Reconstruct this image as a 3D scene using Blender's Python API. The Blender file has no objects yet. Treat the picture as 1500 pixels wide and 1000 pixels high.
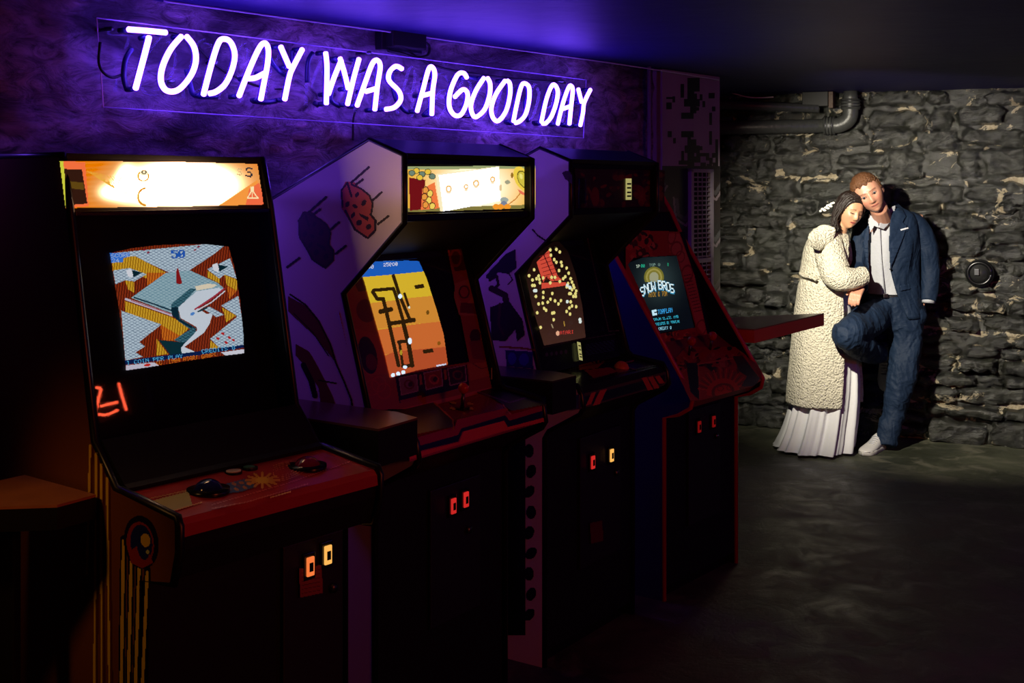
import bpy, bmesh, math, random
import numpy as np
from mathutils import Vector, Matrix, noise
random.seed(7); np.random.seed(7)
C = bpy.context.scene.collection
SC = bpy.context.scene
R = math.radians
PI = math.pi

# ------------------------------------------------------------------ camera, world, lights, exposure
F_PX, HOR, CAM_H = 1800.0, 272.0, 1.68
cam_d = bpy.data.cameras.new('camera'); cam = bpy.data.objects.new('camera', cam_d); C.objects.link(cam)
cam.location = (0, 0, CAM_H); cam.rotation_euler = (R(90), 0, 0)
cam_d.sensor_width = 36; cam_d.lens = F_PX / 1500 * 36; cam_d.shift_y = -(500 - HOR) / 1500
cam_d.clip_end = 60
SC.camera = cam
SC.view_settings.view_transform = 'Standard'; SC.view_settings.look = 'None'
SC.view_settings.exposure = 0; SC.view_settings.gamma = 1; SC.view_settings.use_curve_mapping = False
SC.cycles.use_denoising = True
SC.cycles.max_bounces = 5; SC.cycles.diffuse_bounces = 3; SC.cycles.glossy_bounces = 3
SC.cycles.transparent_max_bounces = 10
SC.cycles.sample_clamp_indirect = 4
wd = bpy.data.worlds.new('world'); SC.world = wd; wd.use_nodes = True
wd.node_tree.nodes['Background'].inputs[0].default_value = (0.3, 0.3, 0.5, 1)
wd.node_tree.nodes['Background'].inputs[1].default_value = 0.0005

def lamp(name, kind, loc, target, energy, color, **kw):
    d = bpy.data.lights.new(name, kind); o = bpy.data.objects.new(name, d); C.objects.link(o)
    d.energy = energy; d.color = color
    for k, v in kw.items(): setattr(d, k, v)
    o.location = loc
    o.rotation_euler = (Vector(target) - Vector(loc)).to_track_quat('-Z', 'Y').to_euler()
    return o
# photographer's flash aimed at the couple, above the wall table beside the last cabinet
lamp('flash', 'SPOT', (1.02, 5.66, 2.02), (2.52, 7.70, 1.20), 600, (1.0, .92, .74), spot_size=R(64), spot_blend=.85, shadow_soft_size=.025)
# red neon of the bar behind the photographer, and an unseen violet fill added on the right to tint the shadows
lamp('bar_glow', 'AREA', (2.7, .5, 2.1), (-.1, 3.6, .95), 22, (1.0, .13, .05), size=.8)
lamp('amber_fill', 'SPOT', (-1.75, 1.9, 2.1), (-.98, 2.74, .82), 17, (1.0, .45, .12), spot_size=R(28), spot_blend=1, shadow_soft_size=.1)  # warm spot without a fixture, added to brighten the first cabinet's side and table
lamp('violet_spot', 'SPOT', (-1.62, 3.22, 2.05), (-.1, 4.0, 1.0), 16, (.17, .055, 1.0), spot_size=R(100), spot_blend=.6, shadow_soft_size=.08)
# unseen violet spot added behind the first cabinet, brightens the second one's side
lamp('violet_side_fill', 'SPOT', (-1.25, 3.74, 1.60), (-.5, 3.60, 1.0), 5, (.17, .055, 1.0), spot_size=R(120), spot_blend=.8, shadow_soft_size=.06)
lamp('violet_fill', 'AREA', (5.3, 3.95, 2.0), (2.3, 8.0, 1.3), 8, (.13, .05, 1.0), size=.4)

# ------------------------------------------------------------------ geometry helpers
def lin(c):
    c = np.asarray(c, float) / 255.0
    return np.where(c <= .04045, c / 12.92, ((c + .055) / 1.055) ** 2.4)
def L3(r, g, b): return tuple(lin((r, g, b)))

def link(name, me, m, parent=None, smooth=False):
    o = bpy.data.objects.new(name, me); C.objects.link(o)
    if m is not None and not me.materials: me.materials.append(m)
    if parent is not None: o.parent = parent
    if smooth: me.polygons.foreach_set('use_smooth', [True] * len(me.polygons))
    return o
def obj(name, bm, m, parent=None, smooth=False):
    me = bpy.data.meshes.new(name); bmesh.ops.recalc_face_normals(bm, faces=bm.faces[:]); bm.to_mesh(me); bm.free()
    return link(name, me, m, parent, smooth)
def tag(o, label=None, cat=None, group=None, kind=None):
    if label: o['label'] = label
    if cat: o['category'] = cat
    if group: o['group'] = group
    if kind: o['kind'] = kind
    return o
def thing(name, label, cat, loc=(0, 0, 0), rz=0, group=None):
    o = bpy.data.objects.new(name, None); C.objects.link(o); o.location = loc; o.rotation_euler = (0, 0, rz)
    o.empty_display_size = .1
    return tag(o, label, cat, group)
def new(): return bmesh.new()
def box(bm, x0, x1, y0, y1, z0, z1, bev=0):
    r = bmesh.ops.create_cube(bm, size=1); vs = r['verts']
    for v in vs:
        v.co = Vector((x0 + (v.co.x + .5) * (x1 - x0), y0 + (v.co.y + .5) * (y1 - y0), z0 + (v.co.z + .5) * (z1 - z0)))
    if bev:
        es = list({e for v in vs for e in v.link_edges})
        bmesh.ops.bevel(bm, geom=es, offset=bev, segments=2, affect='EDGES', profile=.6)
    return bm
def prism(bm, pts, x0, x1):           # polygon in (y,z), extruded along x
    a = [bm.verts.new((x0, y, z)) for y, z in pts]; b = [bm.verts.new((x1, y, z)) for y, z in pts]
    n = len(pts); bm.faces.new(a); bm.faces.new(b[::-1])
    for i in range(n): bm.faces.new((a[i], b[i], b[(i + 1) % n], a[(i + 1) % n]))
    return bm
def strip(bm, pts, x0, x1, t):        # open polyline in (y,z) given thickness t (towards its left), extruded along x
    off = []
    for i, p in enumerate(pts):
        d = Vector((0, 0))
        if i > 0: d += (Vector(p) - Vector(pts[i - 1])).normalized()
        if i < len(pts) - 1: d += (Vector(pts[i + 1]) - Vector(p)).normalized()
        d.normalize(); off.append((p[0] - d.y * t, p[1] + d.x * t))
    return prism(bm, list(pts) + off[::-1], x0, x1)
def smooth_path(pts, n=6, closed=False):
    P = [Vector(p) for p in pts]; out = []; N = len(P)
    if N < 3: return P
    rng = range(N if closed else N - 1)
    for i in rng:
        p0 = P[(i - 1) % N] if (closed or i > 0) else P[0]; p1 = P[i]; p2 = P[(i + 1) % N]
        p3 = P[(i + 2) % N] if (closed or i + 2 < N) else P[-1]
        for k in range(n):
            t = k / n
            out.append(.5 * ((2 * p1) + (p2 - p0) * t + (2 * p0 - 5 * p1 + 4 * p2 - p3) * t * t + (3 * p1 - p0 - 3 * p2 + p3) * t ** 3))
    if not closed: out.append(P[-1])
    return out
def tube(bm, pts, r, n=8, cap=True):
    P = [Vector(p) for p in pts]; rr = r if isinstance(r, (list, tuple)) else [r] * len(P)
    t = (P[1] - P[0]).normalized(); a = t.orthogonal().normalized(); rings = []
    for i, p in enumerate(P):
        t2 = ((P[i + 1] if i + 1 < len(P) else p) - (P[i - 1] if i else p)).normalized()
        if t2.length < 1e-6: t2 = t
        a = (a - t2 * a.dot(t2)).normalized(); b = t2.cross(a); t = t2
        rings.append([bm.verts.new(p + (a * math.cos(q) + b * math.sin(q)) * rr[i]) for q in [2 * PI * k / n for k in range(n)]])
    for A, B in zip(rings, rings[1:]):
        for k in range(n): bm.faces.new((A[k], A[(k + 1) % n], B[(k + 1) % n], B[k]))
    if cap:
        bm.faces.new(rings[0][::-1]); bm.faces.new(rings[-1])
    return bm
def cyl(bm, p, q, r, n=16): return tube(bm, [p, q], r, n)
def ball(bm, c, r, sx=1, sy=1, sz=1, u=16, v=10):
    k = bmesh.ops.create_uvsphere(bm, u_segments=u, v_segments=v, radius=r)
    for w in k['verts']: w.co = Vector((w.co.x * sx + c[0], w.co.y * sy + c[1], w.co.z * sz + c[2]))
    return bm
def ray(px, py): return Vector(((px - 750) / F_PX, 1.0, -(py - HOR) / F_PX))
def at(px, py, Y): return Vector((0, 0, CAM_H)) + ray(px, py) * Y
def hit(px, py, o, n):               # ray of a measured point onto a plane of the room
    c = Vector((0, 0, CAM_H)); d = ray(px, py)
    return c + d * ((Vector(o) - c).dot(n) / d.dot(n))

# ------------------------------------------------------------------ materials
def mat(name, col=(.5, .5, .5), rough=.5, metal=0, emit=None, es=0, spec=.5, bump=0, bscale=60, var=0, coat=0):
    m = bpy.data.materials.new(name); m.use_nodes = True; nt = m.node_tree; b = nt.nodes['Principled BSDF']
    b.inputs['Base Color'].default_value = (*col, 1); b.inputs['Roughness'].default_value = rough
    b.inputs['Metallic'].default_value = metal; b.inputs['Specular IOR Level'].default_value = spec
    b.inputs['Coat Weight'].default_value = coat
    if emit: b.inputs['Emission Color'].default_value = (*emit, 1); b.inputs['Emission Strength'].default_value = es
    if bump or var:
        tc = nt.nodes.new('ShaderNodeTexCoord'); nz = nt.nodes.new('ShaderNodeTexNoise')
        nz.inputs['Scale'].default_value = bscale; nz.inputs['Detail'].default_value = 6
        nt.links.new(tc.outputs['Object'], nz.inputs['Vector'])
        if bump:
            bp = nt.nodes.new('ShaderNodeBump'); bp.inputs['Strength'].default_value = bump; bp.inputs['Distance'].default_value = .01
            nt.links.new(nz.outputs[0], bp.inputs['Height']); nt.links.new(bp.outputs[0], b.inputs['Normal'])
        if var:
            hs = nt.nodes.new('ShaderNodeMix'); hs.data_type = 'RGBA'
            hs.inputs[6].default_value = (*[c * (1 - var) for c in col], 1); hs.inputs[7].default_value = (*[min(1, c * (1 + var)) for c in col], 1)
            nt.links.new(nz.outputs[0], hs.inputs[0]); nt.links.new(hs.outputs[2], b.inputs['Base Color'])
    return m
def attr_mat(name, es=0, rough=.4, base=1.0):
    m = bpy.data.materials.new(name); m.use_nodes = True; nt = m.node_tree; b = nt.nodes['Principled BSDF']
    a = nt.nodes.new('ShaderNodeAttribute'); a.attribute_name = 'Col'
    b.inputs['Roughness'].default_value = rough
    if es:
        b.inputs['Base Color'].default_value = (.01, .01, .01, 1)
        nt.links.new(a.outputs['Color'], b.inputs['Emission Color']); b.inputs['Emission Strength'].default_value = es
    else:
        nt.links.new(a.outputs['Color'], b.inputs['Base Color'])
    return m
PRINT = attr_mat('printed_art', 0, .35); SCREEN = attr_mat('screen_light', 1.0, .2); LIT = attr_mat('backlit_print', 1.0, .4)
BLACK = mat('black_laminate', (.005, .005, .006), .6, spec=.25, var=.3, bump=.05)
BLACKG = mat('black_gloss', (.005, .005, .006), .25)
TRIM = mat('black_trim', (.004, .004, .005), .35)
REDTRIM = mat('red_trim', (.55, .02, .03), .35)
METAL = mat('dark_metal', (.12, .12, .13), .35, 1)
RUBBER = mat('black_rubber', (.004, .004, .004), .6)

# ------------------------------------------------------------------ raster art made of real coloured facets
FONT = {}
for k, v in {'A': '0E11111F111111', 'B': '1E11111E11111E', 'C': '0E11101010110E', 'D': '1E11111111111E', 'E': '1F10101E10101F', 'F': '1F10101E101010',
             'G': '0E11101713110F', 'H': '1111111F111111', 'I': '0E04040404040E', 'K': '11121418141211', 'L': '1010101010101F', 'M': '111B1515111111',
             'N': '11191513111111', 'O': '0E11111111110E', 'P': '1E11111E101010', 'R': '1E11111E141211', 'S': '0F10100E01011E', 'T': '1F040404040404',
             'U': '1111111111110E', 'V': '11111111110A04', 'W': '11111115151B11', 'Y': '11110A04040404', '0': '0E11131519110E', '1': '040C040404040E',
             '2': '0E11010204081F', '3': '1F02040201110E', '4': '02060A121F0202', '5': '1F101E0101110E', '7': '1F010204080808', '8': '0E11110E11110E', '9': '0E11110F01020C',
             '&': '0C12140815120D', '.': '00000000000C0C', ',': '000000000C0408', '(': '02040808080402', '-': '0000001F000000', '/': '00010204081000'}.items():
    FONT[k] = np.array([[(int(v[2 * r:2 * r + 2], 16) >> (4 - c)) & 1 for c in range(5)] for r in range(7)], bool)

class Canvas:
    def __init__(s, X, Y):
        s.X, s.Y = X, Y; s.c = np.zeros(X.shape + (3,)); s.a = np.zeros(X.shape, bool)
    def put(s, M, col, clip=True):
        if clip is not True: M = M & clip
        c = col(s.X, s.Y) if callable(col) else lin(col)
        if callable(col): s.c[M] = c[M]
        else: s.c[M] = c
        s.a |= M; return M
    def inside(s, pts):
        M = np.zeros(s.X.shape, bool); n = len(pts)
        for i in range(n):
            x1, y1 = pts[i]; x2, y2 = pts[(i + 1) % n]
            if y1 == y2: continue
            k = ((y1 > s.Y) != (y2 > s.Y)) & (s.X < (x2 - x1) * (s.Y - y1) / (y2 - y1) + x1)
            M ^= k
        return M
    def poly(s, pts, col, clip=True): return s.put(s.inside(pts), col, clip)
    def line(s, pts, w, col, clip=True):
        M = np.zeros(s.X.shape, bool)
        for (x1, y1), (x2, y2) in zip(pts, pts[1:]):
            L = (x2 - x1) ** 2 + (y2 - y1) ** 2 + 1e-9
            t = np.clip(((s.X - x1) * (x2 - x1) + (s.Y - y1) * (y2 - y1)) / L, 0, 1)
            M |= (s.X - x1 - t * (x2 - x1)) ** 2 + (s.Y - y1 - t * (y2 - y1)) ** 2 < (w / 2) ** 2
        return s.put(M, col, clip)
    def ell(s, cx, cy, rx, ry, col, ang=0, clip=True, w=None):
        ca, sa = math.cos(R(ang)), math.sin(R(ang)); dx, dy = s.X - cx, s.Y - cy
        q = ((dx * ca + dy * sa) / rx) ** 2 + ((-dx * sa + dy * ca) / ry) ** 2
        M = q < 1
        if w: M &= q > (1 - w) ** 2
        return s.put(M, col, clip)
    def text(s, t, x, y, dx, dy, col, bold=0, clip=True):   # dx: vector of one glyph cell column, dy: one row
        det = dx[0] * dy[1] - dx[1] * dy[0]; X, Y = s.X - x, s.Y - y
        u = (X * dy[1] - Y * dy[0]) / det; v = (dx[0] * Y - dx[1] * X) / det
        M = np.zeros(s.X.shape, bool)
        for i, ch in enumerate(t):
            if ch not in FONT: continue
            g = FONT[ch]
            for ddx in ((0, bold) if bold else (0,)):
                a = np.floor(u - i * 6 - ddx).astype(int); b = np.floor(v).astype(int)
                ok = (a >= 0) & (a < 5) & (b >= 0) & (b < 7)
                k = np.zeros_like(ok); k[ok] = g[b[ok], a[ok]]; M |= k
        return s.put(M, col, clip)

class Frame:                          # a flat face of a thing: local origin, normal; measures photo points onto it
    def __init__(s, root, o, n, lift=.0015):
        bpy.context.view_layer.update()
        s.root = root; s.n = Vector(n).normalized(); s.o = Vector(o) + s.n * lift
        M = root.matrix_world.inverted() if root else Matrix.Identity(4)
        s.c = M @ Vector((0, 0, CAM_H)); s.R = M.to_3x3()
    def pt(s, px, py):
        d = s.R @ ray(px, py); return s.c + d * ((s.o - s.c).dot(s.n) / d.dot(s.n))
def raster(name, fr, x0, y0, x1, y1, step, paint, m, parent=None, M=None):
    nx = max(1, int(round((x1 - x0) / step))); ny = max(1, int(round((y1 - y0) / step)))
    xs = np.linspace(x0, x1, nx + 1); ys = np.linspace(y0, y1, ny + 1)
    X, Y = np.meshgrid((xs[:-1] + xs[1:]) / 2, (ys[:-1] + ys[1:]) / 2)
    cv = Canvas(X, Y); paint(cv)
    D = np.stack([(xs[None, :] - 750) / F_PX + 0 * ys[:, None], np.ones((ny + 1, nx + 1)), -(ys[:, None] - HOR) / F_PX + 0 * xs[None, :]], -1)
    Rm = np.array(fr.R); D = D @ Rm.T; n = np.array(fr.n); c = np.array(fr.c)
    t = (np.array(fr.o) - c).dot(n) / (D @ n)
    V = c + D * t[..., None]
    idx = np.arange((ny + 1) * (nx + 1)).reshape(ny + 1, nx + 1)
    q = np.stack([idx[:-1, :-1], idx[1:, :-1], idx[1:, 1:], idx[:-1, 1:]], -1)
    q = q[cv.a]; col = cv.c[cv.a]
    used, inv = np.unique(q, return_inverse=True); inv = inv.reshape(-1)
    me = bpy.data.meshes.new(name); me.vertices.add(len(used)); me.vertices.foreach_set('co', V.reshape(-1, 3)[used].astype(np.float32).ravel())
    nq = len(q); me.loops.add(nq * 4); me.loops.foreach_set('vertex_index', inv.astype(np.int32))
    me.polygons.add(nq); me.polygons.foreach_set('loop_start', np.arange(0, nq * 4, 4, dtype=np.int32))
    me.polygons.foreach_set('loop_total', np.full(nq, 4, dtype=np.int32)); me.update(calc_edges=True)
    ca = me.color_attributes.new('Col', 'FLOAT_COLOR', 'CORNER')
    cc = np.ones((nq, 4, 4), np.float32); cc[..., :3] = col[:, None, :]
    ca.data.foreach_set('color', cc.ravel()); me.validate()
    return link(name, me, m, parent if parent is not None else fr.root)
def grid_fn(x0, y0, s):               # coordinates noted in an enlarged crop -> photo coordinates
    return lambda *p: [(x0 + a / s, y0 + b / s) for a, b in p]

# ------------------------------------------------------------------ room shell
UA = Vector((.627, .779, 0)).normalized(); NA = Vector((.779, -.627, 0)).normalized()   # arcade wall: direction, outward normal
CORNER = Vector((1.225, 7.22, 0)); CEIL = 2.31
OB = Vector((1.61, 8.64, 0)); UB = Vector((.915, -.403, 0)).normalized(); NB = Vector((-.403, -.915, 0)).normalized()

def wall_material(name, kind):
    m = bpy.data.materials.new(name); m.use_nodes = True; nt = m.node_tree; N = nt.nodes; b = N['Principled BSDF']; K = nt.links.new
    tc = N.new('ShaderNodeTexCoord')
    def noise_n(scale, det=8, rough=.6, dist=0, vec=None):
        n = N.new('ShaderNodeTexNoise'); n.inputs['Scale'].default_value = scale; n.inputs['Detail'].default_value = det
        n.inputs['Roughness'].default_value = rough; n.inputs['Distortion'].default_value = dist
        K(vec or tc.outputs['Object'], n.inputs['Vector']); return n.outputs[0]
    def ramp(src, p0, p1, c0=(0, 0, 0, 1), c1=(1, 1, 1, 1)):
        r = N.new('ShaderNodeValToRGB'); r.color_ramp.elements[0].position = p0; r.color_ramp.elements[1].position = p1
        r.color_ramp.elements[0].color = c0; r.color_ramp.elements[1].color = c1; K(src, r.inputs[0]); return r.outputs[0]
    def mix(f, a, c):
        x = N.new('ShaderNodeMix'); x.data_type = 'RGBA'; K(f, x.inputs[0])
        for s, v in ((6, a), (7, c)):
            if isinstance(v, tuple): x.inputs[s].default_value = v
            else: K(v, x.inputs[s])
        return x.outputs[2]
    def bump(h, st, dist, nrm=None):
        x = N.new('ShaderNodeBump'); x.inputs['Strength'].default_value = st; x.inputs['Distance'].default_value = dist
        K(h, x.inputs['Height'])
        if nrm: K(nrm, x.inputs['Normal'])
        return x.outputs[0]
    mp = N.new('ShaderNodeMapping'); K(tc.outputs['Object'], mp.inputs[0])
    if kind == 'plaster':
        mp.inputs['Scale'].default_value = (1, 1, 2.2)
        big = noise_n(2.0, 5, .55, .6, mp.outputs[0]); fine = noise_n(7, 12, .72, 1.6, mp.outputs[0])
        col = mix(ramp(big, .40, .62), (.10, .07, .10, 1), (.72, .55, .64, 1))
        col = mix(ramp(fine, .33, .58), (.05, .035, .05, 1), col)
        K(col, b.inputs['Base Color']); b.inputs['Roughness'].default_value = .7
        K(bump(fine, 1.0, .045, bump(big, .8, .08)), b.inputs['Normal'])
    elif kind in ('stone', 'mortar'):
        mp.inputs['Scale'].default_value = (1, 1, 1.6)
        med = noise_n(9, 8, .62, .5, mp.outputs[0]); fine = noise_n(38, 8, .65, .3); chipn = noise_n(3.3 if kind == 'stone' else 4.5, 9, .68, .9, mp.outputs[0])
        lo, hi = (.605, .625) if kind == 'stone' else (.555, .57)
        chip = ramp(chipn, lo, hi)
        pale = mix(ramp(fine, .35, .65), (.30, .23, .13, 1), (.55, .47, .32, 1))
        dark = mix(ramp(med, .40, .62), (.002, .0023, .0014, 1), (.018, .0195, .0115, 1))
        K(mix(chip, dark, pale), b.inputs['Base Color'])
        K(ramp(chipn, lo, hi, (.24, .24, .24, 1), (.8, .8, .8, 1)), b.inputs['Roughness'])
        b.inputs['Specular IOR Level'].default_value = .8; b.inputs['Coat Weight'].default_value = .4; b.inputs['Coat Roughness'].default_value = .22
        nn = bump(noise_n(80, 5, .7), 1.0, .010, bump(fine, 1.0, .018, bump(med, 1.0, .05))); K(nn, b.inputs['Normal']); K(bump(fine, .55, .009, bump(med, .7, .028)), b.inputs['Coat Normal'])
    elif kind == 'floor':
        big = noise_n(1.3, 6, .6, .8); med = noise_n(5, 9, .7, .6); fine = noise_n(60, 6, .7)
        col = mix(ramp(big, .40, .62), (.028, .031, .019, 1), (.080, .084, .052, 1))
        col = mix(ramp(med, .50, .63), col, (.10, .095, .065, 1))
        K(col, b.inputs['Base Color']); K(ramp(med, .3, .7, (.35, .35, .35, 1), (.75, .75, .75, 1)), b.inputs['Roughness'])
        K(bump(fine, .4, .004, bump(med, .5, .012)), b.inputs['Normal'])
    elif kind == 'ceiling':
        big = noise_n(1.2, 4, .5, .4)
        K(mix(big, (.013, .009, .075, 1), (.020, .014, .12, 1)), b.inputs['Base Color'])
        b.inputs['Roughness'].default_value = .55; b.inputs['Specular IOR Level'].default_value = .2; K(bump(noise_n(5, 4, .5), .25, .02, bump(big, .3, .05)), b.inputs['Normal'])
    return m
PLASTER = wall_material('rough_plaster', 'plaster'); STONE = wall_material('black_painted_stone', 'stone'); MORTAR = wall_material('chipped_mortar', 'mortar')
FLOOR = wall_material('stained_concrete', 'floor'); CEILM = wall_material('dark_ceiling_paint', 'ceiling')
DARKWALL = mat('dark_room_wall', (.02, .02, .022), .8)

def struct(name, bm, m): return tag(obj(name, bm, m), kind='structure')
struct('floor', box(new(), -6, 7, -4, 10.5, -.1, 0), FLOOR)
struct('ceiling', box(new(), -6, 7, -4, 10.5, CEIL, CEIL + .1), CEILM)
struct('wall_right', box(new(), 6.5, 6.6, -4, 10.5, 0, CEIL), DARKWALL)
struct('wall_front', box(new(), -6, 6.5, -4.1, -4, 0, CEIL), DARKWALL)

def frame_matrix(o, u, n):
    z = Vector((0, 0, 1)); M = Matrix((u, -n, z)).transposed().to_4x4(); M.translation = o; return M   # x along wall, y into wall
MA = frame_matrix(CORNER, UA, NA); MB = frame_matrix(OB, UB, NB)
def fbm(x, y, z, o=4):
    return noise.fractal(Vector((x, y, z)), 1.0, 2.1, o, noise_basis='PERLIN_ORIGINAL')
def rough_wall(name, M, a0, a1, n, nz, amp, f, m, ledge=0):
    bm = new(); V = []
    for j in range(nz + 1):
        row = []
        for i in range(n + 1):
            a = a0 + (a1 - a0) * i / n; z = CEIL * j / nz
            d = amp * fbm(a * f, z * f * 1.6, 3.1) + amp * .35 * fbm(a * f * 4, z * f * 7, 8.7)
            if ledge:
                s = (z + .05 * fbm(a * .8, 0, 5)) * 5.0; q = s - math.floor(s)
                d += ledge * (math.sin(q * PI) ** .5 - .6) * (.6 + .8 * fbm(a * 1.7, math.floor(s) * 3.3, 1))
            row.append(bm.verts.new((a, -max(-.02, d), z)))
        V.append(row)
    for j in range(nz):
        for i in range(n): bm.faces.new((V[j][i], V[j][i + 1], V[j + 1][i + 1], V[j + 1][i]))
    e = [bm.verts.new((a, .18, z)) for a, z in ((a0, 0), (a1, 0), (a1, CEIL), (a0, CEIL))]
    bm.faces.new(e)
    o = obj(name, bm, m, None, True); o.matrix_world = M; return tag(o, kind='structure')
rough_wall('wall_left', MA, -5.4, -.16, 330, 140, .045, 1.4, PLASTER, ledge=.022)
o = obj('wall_side', box(new(), -13, -5.4, 0, .2, 0, CEIL), DARKWALL); o.matrix_world = MA; tag(o, kind='structure')
wall_b = rough_wall('wall_back', MB, -1.6, 5.0, 220, 90, .03, 2.2, MORTAR)
# back wall: every rough stone is a piece of its own
random.seed(21)
def ridge(x, y, z, o=4):
    s = 0; a = 1
    for k in range(o): s += a * (1 - 2 * abs(noise.noise(Vector((x, y, z + 9 * k))))); a *= .55; x *= 2.1; y *= 2.1
    return s / 2
z = .0; row = 0
while z < CEIL - .02:
    hgt = random.choice((random.uniform(.07, .11), random.uniform(.11, .19)))
    if z + hgt > CEIL - .05: hgt = CEIL - z
    x = -.75 - random.random() * .3
    while x < 3.7:
        w = random.uniform(.14, .48) * (1.0 if x < 2.3 else 1.5)
        if random.random() < .07: x += w * .45; continue
        z0_ = z + random.uniform(-.02, .015); hh = hgt * random.uniform(.90, 1.16)
        split = hgt > .14 and random.random() < .3
        for part in ((0, .52), (.54, .46)) if split else ((0, 1),):
            zz0 = z0_ + hh * part[0]; h2 = hh * part[1]; dep = random.choice((random.uniform(.012, .04), random.uniform(.035, .085))); sd = random.random() * 50
            nx = max(5, int(w / .021)); nz = max(4, int(h2 / .019)); t0, t1, t2 = [random.uniform(-.055, .055) for _ in range(3)]
            cx0 = random.uniform(-.02, .02); sl_ = random.uniform(-.25, .25); fx = random.uniform(-.5, .5)
            verts = []; faces = []
            for j in range(nz + 1):
                for i in range(nx + 1):
                    u = i / nx * 2 - 1; v = j / nz * 2 - 1
                    X_ = x + w / 2 + u * w / 2 * (1 - .05 * v * v) + sl_ * v * h2 * .35 + .034 * fbm(u * 1.4 + sd, v * 2.2, 2, 3)
                    Z_ = zz0 + h2 / 2 + v * h2 / 2 * (1 - .06 * u * u + t1 * u) + t0 * u * w * .6 + .022 * fbm(u * 3.0, v * 1.4 + sd, 7, 3)
                    ed = min(1, (1 - abs(u)) * w / .034, (1 - abs(v)) * h2 / .030); k = max(0, ed) ** .6
                    dd = dep * k * (1 + .5 * fx * u + 2 * t2 * v) + k * (.026 * ridge(X_ * 8, Z_ * 13, sd) + .013 * fbm(X_ * 30, Z_ * 42, sd, 3)) - .012 * (1 - k)
                    verts.append((X_, -max(-.045, dd), Z_))
            for j in range(nz):
                for i in range(nx):
                    q = j * (nx + 1) + i; faces.append((q, q + 1, q + nx + 2, q + nx + 1))
            me = bpy.data.meshes.new('stone'); me.from_pydata(verts, [], faces)
            link('stone', me, STONE, wall_b, True)
        x += w + random.uniform(-.006, .018)
    z += hgt + random.uniform(-.004, .012); row += 1
# return wall behind the column
bm = new(); a = CORNER + UA * 0; 
o = obj('wall_recess', box(new(), -.26, -.16, .0, 2.4, 0, CEIL), DARKWALL); o.matrix_world = MA; tag(o, kind='structure')

# ------------------------------------------------------------------ camouflage column with the vent grille
COLW = .62
WHITEP = mat('white_board', (.30, .24, .27), .6, var=.15, bscale=9)
col = obj('trim_1', box(new(), -.143 - COLW, -.143, -.075, .06, 0, CEIL - .005), WHITEP); col.matrix_world = MA; tag(col, kind='structure')
bpy.context.view_layer.update()
frc = Frame(col, (0, -.075, 0), (0, -1, 0), .001)
random.seed(5)
def camo(cv):
    K = (14, 12, 15)
    g = grid_fn(940, 80, 500 / 180)
    S = lambda x0, y0, x1, y1: cv.poly(g((x0, y0), (x1, y0), (x1, y1), (x0, y1)), K)
    for r in [(185, 95, 235, 150), (158, 120, 172, 175), (185, 150, 215, 185), (208, 158, 225, 185), (172, 180, 235, 210), (235, 160, 248, 185),
              (248, 190, 258, 215), (273, 155, 298, 178), (125, 170, 137, 195), (100, 172, 125, 180), (100, 195, 122, 222), (196, 205, 222, 240),
              (160, 235, 210, 260), (274, 235, 285, 285), (285, 210, 300, 230), (210, 215, 232, 228), (160, 312, 210, 335), (274, 310, 285, 368),
              (127, 338, 140, 362), (105, 310, 122, 335), (185, 335, 200, 372), (175, 370, 235, 400), (200, 345, 222, 375), (162, 393, 173, 430), (185, 395, 215, 455),
              (222, 400, 262, 415), (236, 373, 247, 390), (215, 415, 240, 440), (262, 400, 275, 430), (285, 400, 300, 420), (275, 420, 290, 445), (240, 440, 262, 460),
              (300, 345, 312, 440), (265, 445, 285, 462), (290, 440, 312, 465), (150, 430, 185, 447)]: S(*r)
    top = (cv.Y > 243)
    cv.put(top, (22, 24, 26))
    for base, c, w in ((0, (118, 108, 112), 3.0), (1, (70, 72, 74), 5)):
        for cx, cy in ((962, 262), (1002, 300), (962, 335), (1046, 262), (1046, 330), (1046, 400), (960, 410), (1046, 465), (985, 470), (1010, 520)):
            r = 20 - base * 6
            pts = [(cx + r * math.cos(R(a)) * .8, cy + 1.55 * r * math.sin(R(a))) for a in (20, 80, 140, 200, 260, 320)][:4 + (cx % 2)]
            cv.line(pts, w, c, top)
raster('camouflage_print', frc, 970, 104, 1055, 600, 1.0, camo, PRINT)
fv = Frame(col, (0, -.075, 0), (0, -1, 0), 0)
g0 = fv.pt(1007, 247); g1 = fv.pt(1040, 250)
gx0, gx1, gz1, gz0 = g0.x, g1.x, g0.z, fv.pt(1007, 440).z
GW = mat('white_grille', (.26, .23, .26), .5)
gr = thing('vent_grille', 'tall white louvred vent grille on the camouflage column', 'vent'); gr.matrix_world = MA
bm = new()
for (a0, a1, b0, b1) in ((gx0, gx1, gz1 - .02, gz1), (gx0, gx1, gz0, gz0 + .02), (gx0, gx0 + .03, gz0, gz1), (gx1 - .03, gx1, gz0, gz1), (gx0, gx1, (gz0 + gz1) / 2 - .16, (gz0 + gz1) / 2 - .135)):
    box(bm, a0, a1, -.10, -.077, b0, b1, .002)
obj('frame', bm, GW, gr)
obj('duct_back', box(new(), gx0 + .01, gx1 - .01, -.079, -.0765, gz0 + .01, gz1 - .01), BLACK, gr)
ns = int((gz1 - gz0 - .04) / .026); sl = None
for i in range(ns):
    zz = gz0 + .03 + i * .026
    if sl is None:
        bm = new(); box(bm, gx0 + .03, gx1 - .03, -.006, .006, -.004, .004); s_ = obj('slat', bm, GW, gr); sl = s_
    else: s_ = sl.copy(); C.objects.link(s_); s_.parent = gr
    s_.location = (0, -.09, zz)
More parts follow.
